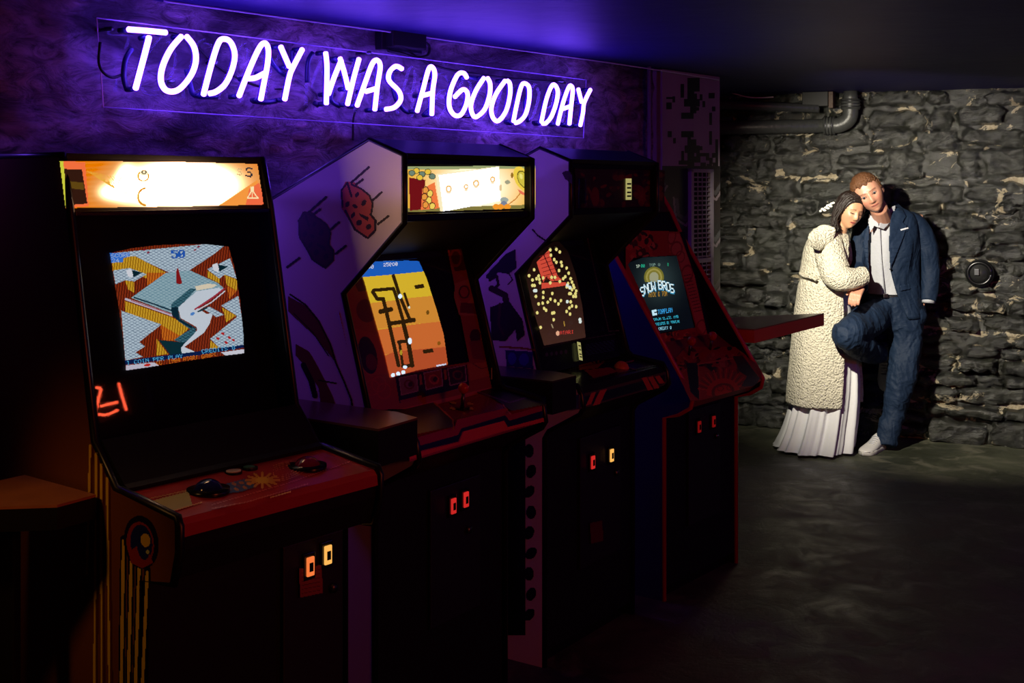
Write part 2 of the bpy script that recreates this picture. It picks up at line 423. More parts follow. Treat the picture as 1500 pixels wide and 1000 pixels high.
for k in (1, 2, 3):
    xx = gx0 + .03 + (gx1 - gx0 - .06) * k / 4
    obj('bar', box(new(), xx - .003, xx + .003, -.098, -.094, gz0 + .02, gz1 - .02), GW, gr)

# conduit and wires on the arcade wall
def onA(px, py, off=0.0): return hit(px, py, CORNER + NA * off, NA)
COND = mat('painted_conduit', (.25, .22, .28), .4)
p = onA(951, 110, .06); q = Vector((p.x, p.y, .0))
tag(obj('conduit', cyl(new(), (p.x, p.y, CEIL), (p.x, p.y, .02), .011, 10), COND, None, True), 'thin vertical conduit running down the wall beside the camouflage column', 'conduit')
wp = [onA(240, -22, .05), onA(335, 5, .05), onA(450, 22, .05), onA(560, 36, .06), onA(640, 43, .05), onA(760, 67, .05), onA(850, 84, .05), onA(960, 102, .10), onA(1053, 117, .10)]
wp = [Vector((v.x, v.y, min(v.z, CEIL - .006))) for v in wp]
tag(obj('wire', tube(new(), smooth_path(wp, 5), .0035, 6), mat('pale_wire', (.55, .5, .6), .4), None, True), 'pale wire strung along the top of the wall over the neon sign', 'wire')
# transformer of the neon sign
bpy.context.view_layer.update()
tp = onA(582, 57, .0); tf = thing('transformer', 'black neon transformer box with loose cords high on the wall', 'transformer', tp, math.atan2(UA.y, UA.x))
obj('case', box(new(), -.10, .10, -.075, -.02, -.045, .035, .008), RUBBER, tf)
obj('bracket', box(new(), -.12, .12, -.03, .01, -.055, .045, .003), METAL, tf)
bm = new(); tube(bm, smooth_path([(.09, -.05, .0), (.14, -.05, -.02), (.13, -.05, -.06), (.06, -.045, -.075), (-.02, -.045, -.065), (-.10, -.045, -.06)], 6), .006, 8)
obj('cord', bm, RUBBER, tf, True)

# ------------------------------------------------------------------ neon sign
NEON = mat('neon_tube_glow', (.5, .5, .5), .3, emit=(.135, .048, .85), es=33)
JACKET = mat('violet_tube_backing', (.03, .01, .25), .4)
BLOCK = mat('blocked_out_tube', (.01, .01, .08), .4)
SIGN = thing('neon_sign', 'violet-white neon sign reading TODAY WAS A GOOD DAY on clear acrylic', 'neon sign', CORNER - UA * 2.4 + NA * .12 + Vector((0, 0, 1.9)), math.atan2(UA.y, UA.x))
fs = Frame(SIGN, (0, 0, 0), (0, -1, 0), 0)
LET = {'T': [[(188, 43), (215, 45), (243, 47.7)], [(218, 54), (216, 64), (198.5, 130)]],
 'O': [[(266, 53), (250, 72), (238, 98), (236, 120), (245, 133), (262, 131), (280, 110), (287, 88), (284, 68), (273, 53)]],
 'D': [[(298, 139), (310, 93), (320, 63), (328, 57), (338, 62), (344, 80), (340, 102), (330, 123), (317, 134), (307, 137)]],
 'A': [[(350, 141), (366, 100), (380, 70), (388, 63), (393, 72), (392, 93), (386, 125), (382, 146)], [(364, 115), (374, 114), (388, 107)]],
 'Y': [[(411, 68), (424, 98)], [(443, 72), (430, 97), (424, 112), (417, 146)]],
 'W': [[(477, 77), (479, 100), (478, 152)], [(481, 138), (490, 112), (500, 88)], [(498, 85), (505, 108), (510, 130)], [(526, 86), (518, 115), (509, 153)]],
 'A1': [[(523, 155), (536, 118), (545, 94), (552, 88), (557, 97), (553, 125), (549, 161)], [(536, 134), (553, 129)]],
 'S': [[(589, 101), (580, 97), (571, 105), (570, 118), (584, 133), (587, 146), (578, 157), (565, 160)]],
 'A2': [[(611, 163), (620, 130), (628, 101), (634, 99), (637, 110), (634, 133), (632.5, 168)], [(619, 140), (634, 136)]],
 'G': [[(684, 114), (679, 107), (670, 110), (660, 133), (658, 155), (665, 168), (675, 168), (683, 153), (685, 137), (678, 131), (666, 142)]],
 'O1': [[(709, 114), (697, 133), (690, 153), (692, 167), (698, 171), (710, 160), (717, 140), (718, 123), (714, 114)]],
 'O2': [[(740, 118), (727, 137), (720, 157), (722, 172), (730, 177), (741, 163), (747, 140), (747, 123), (743, 118)]],
 'D1': [[(752, 178), (757, 153), (763, 128), (768, 122), (775, 128), (775, 147), (770, 167), (762, 177), (755, 180)]],
 'D2': [[(793, 179), (800, 147), (807, 128), (812, 124), (817, 133), (815, 150), (808, 170), (800, 180), (795, 181)]],
 'A3': [[(817, 182), (825, 150), (833, 128), (837, 126), (839, 133), (837, 153), (834, 182)], [(823, 160), (837, 155)]],
 'Y1': [[(847, 130), (852, 150)], [(865, 131), (856, 150), (854, 165), (850, 184)]]}
for k, st in LET.items():
    L = None
    for s in st:
        P = smooth_path([fs.pt(*p) for p in s], 5)
        bm = new(); tube(bm, [P[0] - (P[1] - P[0]).normalized() * .004] + P + [P[-1] + (P[-1] - P[-2]).normalized() * .004], [.006] + [.0096] * len(P) + [.006], 10)
        if L is None: L = obj('letter', bm, NEON, SIGN, True); L['label'] = 'glowing letter ' + k[0]; up = L
        else: up = obj('letter_stroke', bm, NEON, L, True)
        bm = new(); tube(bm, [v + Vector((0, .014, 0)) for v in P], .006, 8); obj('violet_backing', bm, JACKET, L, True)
        for e in (P[0], P[-1]):       # electrode ends bending back to the board
            bm = new(); tube(bm, [e + Vector((0, .018, 0)), e + Vector((0, .05, 0))], .0092, 8); obj('blocked_tube', bm, BLOCK, L, True)
# dark return tubes between the letters
for s in [[(198, 131), (193, 110), (196, 85), (205, 70)], [(285, 100), (291, 125), (298, 139), (330, 141)], [(382, 147), (400, 149), (417, 147)], [(405, 70), (410, 90), (432, 110), (440, 90), (440, 72)],
          [(462, 120), (463, 90), (470, 76)], [(472, 150), (478, 154)], [(500, 125), (496, 145), (509, 155)], [(585, 105), (590, 140), (603, 160), (611, 164)], [(632, 168), (640, 160)], [(683, 110), (709, 114)], [(785, 178), (780, 150), (790, 130)], [(834, 183), (850, 185)]]:
    bm = new(); tube(bm, [v + Vector((0, .045, 0)) for v in smooth_path([fs.pt(*p) for p in s], 4)], .0095, 8); obj('return_tube', bm, BLOCK, SIGN, True)
ACR = bpy.data.materials.new('clear_acrylic'); ACR.use_nodes = True; nt = ACR.node_tree; nt.nodes.clear()
o_ = nt.nodes.new('ShaderNodeOutputMaterial'); mx = nt.nodes.new('ShaderNodeMixShader'); tr = nt.nodes.new('ShaderNodeBsdfTransparent'); gl = nt.nodes.new('ShaderNodeBsdfGlossy')
lw = nt.nodes.new('ShaderNodeLayerWeight'); lw.inputs[0].default_value = .5; pw = nt.nodes.new('ShaderNodeMath'); pw.operation = 'POWER'; pw.inputs[1].default_value = 4
fz = nt.nodes.new('ShaderNodeMath'); fz.operation = 'MULTIPLY_ADD'; fz.inputs[1].default_value = .35; fz.inputs[2].default_value = .008
nt.links.new(lw.outputs['Facing'], pw.inputs[0]); nt.links.new(pw.outputs[0], fz.inputs[0])
gl.inputs['Roughness'].default_value = .02; tr.inputs[0].default_value = (.93, .93, .95, 1)
nt.links.new(fz.outputs[0], mx.inputs[0]); nt.links.new(tr.outputs[0], mx.inputs[1]); nt.links.new(gl.outputs[0], mx.inputs[2]); nt.links.new(mx.outputs[0], o_.inputs[0])
pa = [fs.pt(*p) for p in ((156, 24), (872, 116), (868, 202), (166, 156))]
x0 = pa[0].x; x1 = pa[1].x; z1 = .5 * (pa[0].z + pa[1].z); z0 = .5 * (pa[2].z + pa[3].z)
bm = new(); a = [bm.verts.new((v.x, .055, v.z)) for v in pa]; bm.faces.new(a)
obj('acrylic_panel', bm, ACR, SIGN)
EDGE = mat('acrylic_edge', (.6, .5, .9), .2)
bm = new()
for i in range(4): 
    a = pa[i].copy(); b = pa[(i + 1) % 4].copy(); a.y = b.y = .055; tube(bm, [a, b], .0022, 6)
obj('panel_edge', bm, EDGE, SIGN)
for p in ((175, 40), (265, 118), (328, 90), (340, 128), (553, 76), (650, 117), (835, 118), (700, 170)):
    v = fs.pt(*p); obj('standoff', cyl(new(), (v.x, .04, v.z), (v.x, .13, v.z), .007, 10), METAL, SIGN, True)
cd = [fs.pt(*p) for p in ((160, 60), (158, 90), (165, 105), (178, 112), (193, 108))]
obj('cord', tube(new(), [v + Vector((0, .05, 0)) for v in smooth_path(cd, 5)], .005, 8), RUBBER, SIGN, True)
obj('cord', tube(new(), [v + Vector((0, .09, 0)) for v in smooth_path([fs.pt(*p) for p in ((255, 42), (300, 55), (350, 100), (420, 128), (500, 118), (560, 100))], 6)], .005, 8), RUBBER, SIGN, True)
obj('cord', tube(new(), [v + Vector((0, .09, 0)) for v in smooth_path([fs.pt(*p) for p in ((610, 62), (640, 85), (680, 100), (760, 112), (850, 120))], 6)], .005, 8), RUBBER, SIGN, True)
obj('cord', tube(new(), [v + Vector((0, .09, 0)) for v in smooth_path([fs.pt(*p) for p in ((545, 158), (541, 175), (541, 205))], 6)], .004, 8), RUBBER, SIGN, True)

# ------------------------------------------------------------------ arcade cabinets
def cabinet(label, o, u, W, prof, side_mat, trim_mat, rz_name='arcade_cabinet'):
    root = thing(rz_name, label, 'arcade cabinet', (o[0], o[1], 0), math.atan2(u[1], u[0]), 'arcade cabinets standing in a row')
    for x in (0, W):
        s = 1 if x == 0 else -1
        sp = obj('side_panel', prism(new(), prof, x, x + s * .018), side_mat, root)
        sp.data.materials.append(BLACK)
        for f_ in sp.data.polygons:
            if f_.normal.x * s > .9: f_.material_index = 1
        pts = [Vector((x + s * .009, y, z)) for y, z in prof[:-1]]
        obj('edge_trim', tube(new(), pts, .0105, 8), trim_mat, sp, True)
    return root
def door(root, x0, x1, z0, z1, y, slots, lock=None):
    d = obj('coin_door', box(new(), x0, x1, y - .012, y, z0, z1, .004), METAL2, root)
    for (sx, sz, hot) in slots:
        obj('slot_frame', box(new(), sx - .020, sx + .020, y - .02, y - .012, sz - .034, sz + .034, .003), BLACKG, d)
        b_ = obj('reject_button', box(new(), sx - .012, sx + .012, y - .026, y - .02, sz - .024, sz + .024, .003), HOTS[hot], d)
        g_ = new(); box(g_, sx - .006, sx + .006, y - .0275, y - .026, sz - .012, sz + .010)
        obj('price_mark', g_, BLACKG, d)
    if lock: obj('lock', cyl(new(), (lock[0], y - .012, lock[1]), (lock[0], y - .024, lock[1]), .012), METAL, d, True)
    return d
METAL2 = mat('coin_door_black', (.008, .008, .009), .5, bump=.1, bscale=200)
HOTS = [mat('button_orange_lit', (.6, .2, .05), .3, emit=(1, .22, .05), es=.9), mat('button_red_lit', (.6, .05, .03), .3, emit=(1, .035, .03), es=.55),
        mat('button_amber_lit', (.6, .4, .1), .3, emit=(1, .48, .10), es=1.0), mat('button_dim_red', (.4, .02, .02), .3, emit=(1, .02, .02), es=.13)]
def inner(root, W, back, top_pts, m=None, extra=()):
    m = m or BLACK
    obj('top_panel', strip(new(), top_pts, .018, W - .018, .015), m, root)
    obj('back_panel', box(new(), .018, W - .018, back - .03, back - .012, .05, top_pts[-1][1] - .02), BLACK, root)
def fplane(root, b, t, lift=.0015):
    d = Vector((0, t[0] - b[0], t[1] - b[1])).normalized()
    return Frame(root, (0, b[0], b[1]), (0, -d.z, d.y), lift)
def glassy(name, tint, refl=.045, rough=.02):
    m = bpy.data.materials.new(name); m.use_nodes = True; nt = m.node_tree; nt.nodes.clear()
    o_ = nt.nodes.new('ShaderNodeOutputMaterial'); mx = nt.nodes.new('ShaderNodeMixShader'); tr = nt.nodes.new('ShaderNodeBsdfTransparent'); gl = nt.nodes.new('ShaderNodeBsdfGlossy')
    lw = nt.nodes.new('ShaderNodeLayerWeight'); lw.inputs[0].default_value = .5; pw = nt.nodes.new('ShaderNodeMath'); pw.operation = 'POWER'; pw.inputs[1].default_value = 4
    fz = nt.nodes.new('ShaderNodeMath'); fz.operation = 'MULTIPLY_ADD'; fz.inputs[1].default_value = .35; fz.inputs[2].default_value = refl
    nt.links.new(lw.outputs['Facing'], pw.inputs[0]); nt.links.new(pw.outputs[0], fz.inputs[0])
    gl.inputs['Roughness'].default_value = rough; tr.inputs[0].default_value = (*tint, 1)
    nt.links.new(fz.outputs[0], mx.inputs[0]); nt.links.new(tr.outputs[0], mx.inputs[1]); nt.links.new(gl.outputs[0], mx.inputs[2]); nt.links.new(mx.outputs[0], o_.inputs[0]); return m
GLASS = glassy('tinted_cabinet_glass', (.72, .72, .75))
ORANGE = (205, 95, 40)

# ---- cabinet 1: orange sides, isometric maze game
P1 = [(.025, 0), (.025, .816), (-.085, .83), (-.105, .90), (-.105, .955), (-.098, .972), (.10, .998), (.125, 1.0), (.212, 1.095), (.243, 1.25), (.316, 1.627), (.345, 1.75), (.80, 1.75), (.80, 0)]
M1 = cabinet('nearest arcade cabinet, orange striped side, red trackball panel, isometric maze on screen', (-.795, 2.675), (.379, .474), .62, P1, mat('orange_side_laminate', (.17, .05, .012), .45), TRIM)
W1 = .62
inner(M1, W1, .80, [(.345, 1.742), (.80, 1.742)])
f1l = Frame(M1, (0, 0, 0), (-1, 0, 0), .001)
def side1(cv):
    g = grid_fn(0, 600, 2.5)
    Y_ = (225, 185, 35); B_ = (18, 14, 45); cv_c = (150, 70, 25)
    for k, (a, b) in enumerate([((330, 130), (318, 600)), ((352, 160), (345, 1000)), ((370, 200), (372, 1000)), ((392, 250), (400, 1000))]):
        cv.line(g(a, b), 3.2, Y_); cv.line(g((a[0] + 8, a[1] + 10), (b[0] + 9, b[1])), 2.0, (90, 25, 20))
    for k in range(4):
        x = 452 + k * 29
        cv.line(g((x, 470 + k * 38), (x - 8 - k * 3, 1000)), 9, B_); cv.line(g((x, 480 + k * 38), (x - 8 - k * 3, 1000)), 4.5, Y_)
    cv.ell(206.5, 794, 25, 39, B_, -6); cv.ell(205.5, 796, 20, 32, (150, 40, 30), -6); cv.ell(207, 795, 16, 27, (25, 35, 110), -6)
    cv.poly(g((470, 520), (530, 480), (560, 560), (520, 580), (480, 560)), (150, 40, 30)); cv.ell(210, 800, 9, 20, (25, 35, 110), -6)
    cv.ell(213, 791, 7, 10, (215, 175, 40), -6); cv.ell(216, 808, 2.5, 3, (190, 190, 120))
raster('side_artwork', f1l, 110, 640, 255, 1010, 1.25, side1, PRINT, M1)
# lit marquee
obj('marquee_frame', strip(new(), [(.322, 1.612), (.345, 1.745)], .018, W1 - .018, -.03), BLACK, M1)
fm1 = fplane(M1, (.318, 1.622), (.336, 1.742), .003)
def marq1(cv):
    g = grid_fn(50, 210, 3.745)
    out = g((140, 98), (700, 100), (1225, 112), (1258, 335), (700, 346), (172, 355))
    def bg(X, Y):
        u = (X - 86) / 300.; v = (Y - 236) / 66.
        d = np.clip(1.12 - (((u - .60) / .38) ** 2 + ((v - .55) / .80) ** 2) ** .9 * .8, 0, 1) + .30 * np.exp(-((u - .32) / .05) ** 2 - ((v - .3) / .5) ** 2) + .42 * np.exp(-((u - .22) / .09) ** 2 - ((v - .72) / .30) ** 2)
        d = np.clip(d, 0, 1)[..., None]; rays = (.5 + .5 * np.sin((v + u * .25) * 60))[..., None] * (u < .45)[..., None] * .12
        return lin((232, 128, 26)) * (1 - .4 * d) + np.array([46., 25., 13.5]) * d ** 7 + np.array([.3, .4, .2]) * d - rays * np.array([.1, .3, .2]) * (1 - d)
    cv.poly(out, bg)
    cv.poly(g((140, 98), (280, 100), (300, 345), (172, 355)), (240, 110, 60)); cv.poly(g((158, 140), (262, 142), (292, 330), (190, 338)), (44, 22, 10))
    cv.poly(g((175, 205), (270, 215), (275, 255), (185, 245)), (90, 66, 14)); cv.poly(g((140, 98), (160, 99), (185, 345), (172, 355)), (200, 200, 60))
    cv.ell(210, 258, 9, 8.5, (225, 150, 40), w=.3); cv.ell(211, 253, 6, 4.5, (255, 245, 200)); cv.ell(211, 252, 4, 3, (90, 60, 20), w=.4)
    cv.ell(213, 288, 12, 14, (215, 140, 40), w=.24, clip=cv.X < 214); cv.ell(184, 270, 11, 13, (250, 214, 130), w=.12)
    for k in range(9): cv.line(g((290 + k * 18, 150 + k * 4), (430 + k * 10, 240 + k * 6)), 1.0, (230, 170, 60), cv.X < 168)
    cv.poly(g((1258, 335), (1225, 200), (1120, 270), (1010, 342)), (243, 150, 60))
    cv.poly(g((1258, 335), (1250, 270), (1235, 215), (1180, 250), (1160, 338)), (238, 105, 62))
    cv.text('S', 348, 246, (1.3, .3), (-.1, 1.4), (190, 170, 120)); cv.text('S', 360, 244, (1.9, .4), (-.1, 2.0), (40, 42, 50), .4)
    for a, b, c in ((1190, 1170, 0), (1196, 1196, 1), (1202, 1228, 2)): cv.line(g((a, 240), (a, 265), (b, 300)), 1.6, (250, 225, 170))
    cv.line(g((1172, 300), (1230, 300)), 1.5, (250, 225, 170))
marquee = raster('marquee', fm1, 84, 233, 390, 307, 1.0, marq1, LIT)
obj('marquee_retainer', box(new(), .018, W1 - .018, .305, .33, 1.606, 1.620, .003), BLACKG, M1)
# bezel, tube picture, glass
obj('bezel', strip(new(), [(.262, 1.04), (.36, 1.62)], .018, W1 - .018, -.012), BLACK, M1)
fc1 = fplane(M1, (.27, 1.08), (.36, 1.62), .006)
def crt1(cv):
    g = grid_fn(120, 330, 4.168)
    out = g((170, 170), (300, 140), (450, 122), (600, 115), (750, 114), (895, 130), (930, 250), (965, 450), (985, 650), (990, 780), (800, 803), (620, 830), (440, 860), (268, 885), (252, 700), (225, 500), (195, 330))
    M = cv.inside(out)
    zx = (cv.X - 120) * 4.168; zy = (cv.Y - 330) * 4.168
    def stripes(c1, c2, p=16):
        return lambda X, Y: np.where((((zx + .12 * zy) % p) < p * .42)[..., None], lin(c2), lin(c1))
    def gridp(c1, c2):
        a = ((zx * .5 + zy * .9) % 17) < 3.6; b = ((zx * .5 - zy * .95) % 17) < 3.6
        return lambda X, Y: np.where((a | b)[..., None], lin(c2), lin(c1))
    br = stripes((150, 52, 18), (88, 26, 8)); ye = stripes((232, 178, 42), (172, 118, 16)); og = stripes((226, 120, 30), (165, 70, 12)); wh = gridp((205, 226, 232), (128, 148, 165)); wh2 = gridp((168, 200, 204), (118, 160, 172)); gn = gridp((70, 120, 130), (24, 66, 78))
    P = lambda pts, c: cv.poly(g(*pts), c, M)
    cv.put(M, br)
    P([(180, 170), (900, 100), (800, 180), (655, 275), (560, 300), (330, 195), (185, 230)], wh)
    P([(185, 228), (265, 190), (330, 190), (512, 288), (455, 340), (385, 320), (290, 265), (190, 275)], ye)
    P([(395, 290), (512, 290), (470, 330), (400, 365)], og)
    P([(190, 275), (290, 260), (395, 298), (320, 342), (262, 335), (205, 360)], wh)
    P([(262, 335), (318, 345), (320, 412), (282, 390)], ye)
    P([(765, 268), (905, 200), (945, 325), (870, 300), (840, 325)], wh); P([(765, 275), (840, 325), (842, 355), (768, 318)], ye); P([(870, 300), (945, 330), (948, 400), (885, 365)], ye)
    P([(885, 370), (945, 400), (900, 450)], og)
    P([(850, 490), (955, 430), (985, 620), (940, 548)], wh); P([(852, 500), (942, 550), (880, 592), (870, 540)], ye)
    P([(783, 692), (945, 560), (985, 560), (992, 735), (840, 748)], wh); P([(783, 700), (840, 748), (785, 755)], ye)
    for q in ((860, 660), (900, 685), (830, 690), (880, 715), (925, 700)): cv.ell(*g(q)[0], 2.6, 1.8, (200, 40, 40), 30, M)
    P([(512, 290), (580, 283), (660, 275), (830, 352), (872, 388), (690, 500), (545, 535), (300, 442)], wh2)
    P([(262, 462), (548, 560), (662, 622), (600, 675), (480, 605), (265, 535)], ye); P([(480, 605), (600, 675), (560, 705), (492, 700)], og)
    P([(240, 520), (485, 605), (350, 712), (385, 738), (328, 775), (372, 802), (265, 825)], wh)
    cv.line(g((268, 450), (400, 495), (550, 548)), 3.4, (215, 205, 215), M); cv.line(g((300, 458), (540, 540)), 1.0, (190, 60, 70), M)
    cv.line(g((320, 440), (440, 480), (548, 520)), 2.2, (12, 50, 66), M)
    P([(545, 480), (660, 385), (700, 385), (600, 495), (588, 520), (600, 570), (700, 630), (688, 655), (590, 585), (550, 545)], gn)
    P([(545, 500), (585, 500), (595, 570), (690, 625), (695, 645), (600, 590), (550, 550)], (8, 44, 56))
    P([(560, 700), (680, 620), (698, 648), (630, 722)], gn); P([(468, 700), (632, 715), (605, 790), (540, 792)], (10, 52, 58)); P([(455, 690), (525, 785), (455, 795)], ye)
    P([(588, 500), (700, 402), (835, 380), (860, 395), (790, 440), (700, 500), (760, 540), (800, 535), (780, 600), (745, 655), (625, 742), (722, 785), (612, 805), (605, 745), (705, 640), (700, 620), (602, 565)], (226, 236, 240))
    P([(690, 372), (770, 355), (828, 362), (800, 380), (700, 398)], (250, 236, 200)); P([(740, 510), (780, 495), (868, 545), (820, 560), (790, 540)], wh); P([(700, 525), (775, 492), (760, 510), (712, 530)], (10, 60, 70))
    cv.line(g((690, 512), (780, 455), (870, 385)), 2.2, (180, 50, 70), M); cv.line(g((700, 520), (790, 470), (872, 402)), 1.6, (235, 235, 240), M)
    cv.ell(*g((675, 540))[0], 3.5, 2.2, (90, 150, 220), -30, M)
    P([(578, 262), (588, 262), (612, 352), (596, 360), (576, 352)], (150, 26, 26))
    for cx, cy, s in ((310, 295, 1), (835, 260, 1)):
        P([(cx - 40, cy - 20), (cx - 10, cy - 30), (cx + 5, cy), (cx - 5, cy + 25), (cx - 30, cy + 15)], (244, 246, 246)); P([(cx - 5, cy - 22), (cx + 58, cy - 8), (cx + 5, cy + 22)], (6, 42, 50))
    for q in ((380, 150), (405, 165), (690, 150), (712, 130)): cv.ell(*g(q)[0], 2.2, 1.3, (150, 20, 50), -30, M)
    cv.text('50', *g((543, 152))[0], (1.72, -.06), (.08, 1.72), (34, 96, 190), 1, M)
    cv.poly(g((170, 170), (292, 165), (290, 190), (252, 200), (250, 225), (180, 228)), (60, 130, 230), M); cv.text('SCORE', *g((176, 174))[0], (.95, -.05), (.1, .8), (190, 215, 245), 0, M); cv.text('246', *g((182, 204))[0], (.95, -.05), (.1, .8), (190, 215, 245), 0, M)
    P([(255, 825), (700, 770), (990, 728), (992, 745), (700, 795), (262, 850)], (10, 34, 80))
    cv.text('1 COIN PER PLAY', *g((272, 828))[0], (.92, -.115), (.1, .82), (90, 190, 235), 0, M); cv.text('CREDITS 0', *g((730, 758))[0], (.92, -.115), (.1, .85), (90, 190, 235), 0, M)
    cv.text('(C) 1984 ATARI GAMES', *g((452, 826))[0], (.74, -.10), (.1, .95), (240, 130, 30), 0, M)
    P([(268, 855), (440, 835), (470, 855), (270, 888)], (220, 215, 225)); P([(850, 775), (990, 755), (990, 780), (880, 798)], (235, 235, 240)); cv.ell(*g((400, 852))[0], 5, 2, (220, 50, 40), -8, M)
    cv.c[M] *= 1.3
crt = raster('screen', fc1, 158, 352, 360, 546, .8, crt1, SCREEN); crt['label'] = 'glowing isometric maze picture'
obj('glass_panel', strip(new(), [(.205, 1.085), (.232, 1.245), (.306, 1.615)], .018, W1 - .018, .004), GLASS, M1)
obj('lower_panel', strip(new(), [(.208, 1.09), (.118, 1.0), (.10, .992)], .018, W1 - .018, -.012), BLACK, M1)
# control panel
RED1 = mat('red_control_panel', (.42, .035, .035), .22, coat=.5)
bm = strip(new(), [(.104, .9935), (-.092, .9675), (-.104, .955), (-.107, .93)], .018, W1 - .018, .012)
cp = obj('control_panel', bm, RED1, M1)
fp1 = fplane(M1, (-.10, .9655), (.10, .9915), .0035)
def ctl1(cv):
    g = grid_fn(80, 460, 2.778)
    cv.poly(g((370, 765), (440, 812), (560, 775), (545, 720)), (160, 150, 70)); cv.line(g((355, 757), (560, 712)), 1.3, (200, 130, 30)); cv.line(g((440, 812), (600, 765)), 1.3, (200, 130, 30))
    cv.poly(g((660, 700), (780, 668), (822, 700), (760, 722), (680, 732)), (40, 70, 120))
    for q in ((700, 705), (730, 690), (760, 685), (790, 690), (740, 712), (775, 705)): cv.ell(*g(q)[0], 4, 2, (190, 110, 30), 20)
    for q in ((715, 715), (750, 698)): cv.ell(*g(q)[0], 3, 1.5, (120, 20, 60), 20)
    c = g((845, 675))[0]
    for k in range(12):
        a = k * PI / 6; cv.line([c, (c[0] + 24 * math.cos(a), c[1] + 11 * math.sin(a))], 3.2, (205, 130, 30))
    cv.ell(*c, 10, 5, (215, 160, 40))
    for k in range(4): cv.ell(*g((930, 640))[0], 16 + 7 * k, 5 + 2.6 * k, (200, 90, 25), -14, w=.08, clip=cv.X > 400)
    cv.line(g((640, 790), (780, 765), (1030, 690)), 1.6, (190, 70, 40)); cv.line(g((640, 775), (940, 690), (1200, 600)), 1.0, (200, 60, 40)); cv.line(g((880, 745), (960, 722)), 1.8, (220, 150, 60))
raster('panel_artwork', fp1, 176, 650, 560, 772, 1.25, ctl1, PRINT, M1)
BLUEB = mat('blue_ball', (.01, .015, .12), .08); REDB = mat('red_ball', (.16, .01, .04), .08); WB = mat('pale_button', (.75, .6, .5), .3); GB = mat('green_button', (.05, .2, .12), .3)
def on_panel(fr, px, py): return fr.pt(px, py)
for (px, py, m, nm, r) in ((305, 717, BLUEB, 'blue', .037), (450, 682, REDB, 'dark red', .036)):
    p = fp1.pt(px, py); bm = new(); tube(bm, [p + Vector((0, 0, -.01)), p + Vector((0, .0, .004))], r + .012, 24); ring = obj('trackball_ring', bm, BLACKG, cp, True)
    b_ = obj('trackball', ball(new(), (p.x, p.y, p.z - .012), r, u=28, v=18), m, cp, True); b_['label'] = nm + ' trackball'
for (px, py, m, nm) in ((342, 691, WB, 'pale'), (365, 685, GB, 'green')):
    p = fp1.pt(px, py); bm = new(); cyl(bm, p + Vector((0, 0, -.004)), p + Vector((0, 0, .004)), .018 if nm == 'pale' else .014, 20); b_ = obj('button', bm, m, cp); b_['label'] = nm + ' push button'
    bm = new(); tube(bm, [p + Vector((0, 0, -.004)), p + Vector((0, 0, .002))], .021, 20); obj('button_ring', bm, BLACKG, cp)
obj('control_box', strip(new(), [(-.102, .945), (-.098, .90), (-.08, .835), (.027, .82)], .018, W1 - .018, .012), BLACK, M1)
obj('front_panel', box(new(), .018, W1 - .018, .028, .046, .05, .82), BLACK, M1)
obj('kick_plate', box(new(), .018, W1 - .018, .05, .07, .0, .1), BLACKG, M1)
d1 = door(M1, .40, .66 - .06, .30, .80, .028, [(.478, .735, 0), (.537, .75, 2)], (.56, .66))
f1d = Frame(M1, (0, .012, 0), (0, -1, 0), .003)
def note1(cv):
    cv.poly([(438, 833), (471, 827), (473, 868), (440, 875)], (150, 70, 60))
    for k in range(6): cv.line([(443, 839 + k * 6), (468, 834 + k * 6)], 1, (90, 35, 35))
nt_ = raster('price_note', f1d, 436, 825, 475, 877, 1.2, note1, PRINT); nt_['label'] = 'small reddish paper note'

# ---- cabinets 2 and 3 share one body shape
P23 = [(0, 0), (0, .80), (-.02, .83), (-.145, .90), (-.158, .92), (-.15, .965), (-.135, .992), (.0, 1.012), (.022, 1.03), (.118, 1.368), (-.107, 1.577), (-.107, 1.764), (.015, 1.81), (.75, 1.48), (.75, 0)]
WHITE_SIDE = mat('white_side_laminate', (.72, .66, .70), .35)
BLUETOP = mat('black_top_laminate', (.012, .012, .02), .3)
def body23(root, W):
    inner(root, W, .75, [(-.10, 1.758), (.015, 1.80), (.745, 1.474)], BLUETOP)
    obj('marquee_frame', strip(new(), [(-.098, 1.755), (-.098, 1.742), (-.082, 1.742)], .018, W - .018, .004), BLACKG, root)
    obj('marquee_backing', box(new(), .018, W - .018, -.079, -.06, 1.585, 1.76), BLACK, root)
    obj('marquee_retainer', box(new(), .018, W - .018, -.10, -.076, 1.578, 1.600, .003), BLACKG, root)
    obj('speaker_panel', strip(new(), [(-.10, 1.58), (.165, 1.468)], .018, W - .018, .010), BLACK, root)
    obj('bezel', strip(new(), [(.045, 1.01), (.175, 1.47)], .018, W - .018, -.014), BLACK, root)
    obj('glass_panel', strip(new(), [(.022, 1.02), (.140, 1.45)], .018, W - .018, .004), glass2, root)
    obj('front_panel', box(new(), .018, W - .018, .004, .022, .05, .83), BLACK, root)
    obj('kick_plate', box(new(), .018, W - .018, .03, .05, .0, .1), BLACKG, root)
    obj('control_box', strip(new(), [(-.15, .92), (-.12, .895), (-.01, .825), (.006, .82)], .018, W - .018, .01), BLACK, root)
glass2 = glassy('clear_bezel_glass', (.9, .9, .92), .03)
M2 = cabinet('second arcade cabinet, white side with red bug drawings, paper taped over lit marquee', (-.396, 3.494), (.373, .56), .68, P23, WHITE_SIDE, TRIM)
body23(M2, .68)
f2l = Frame(M2, (0, 0, 0), (-1, 0, 0), .001)
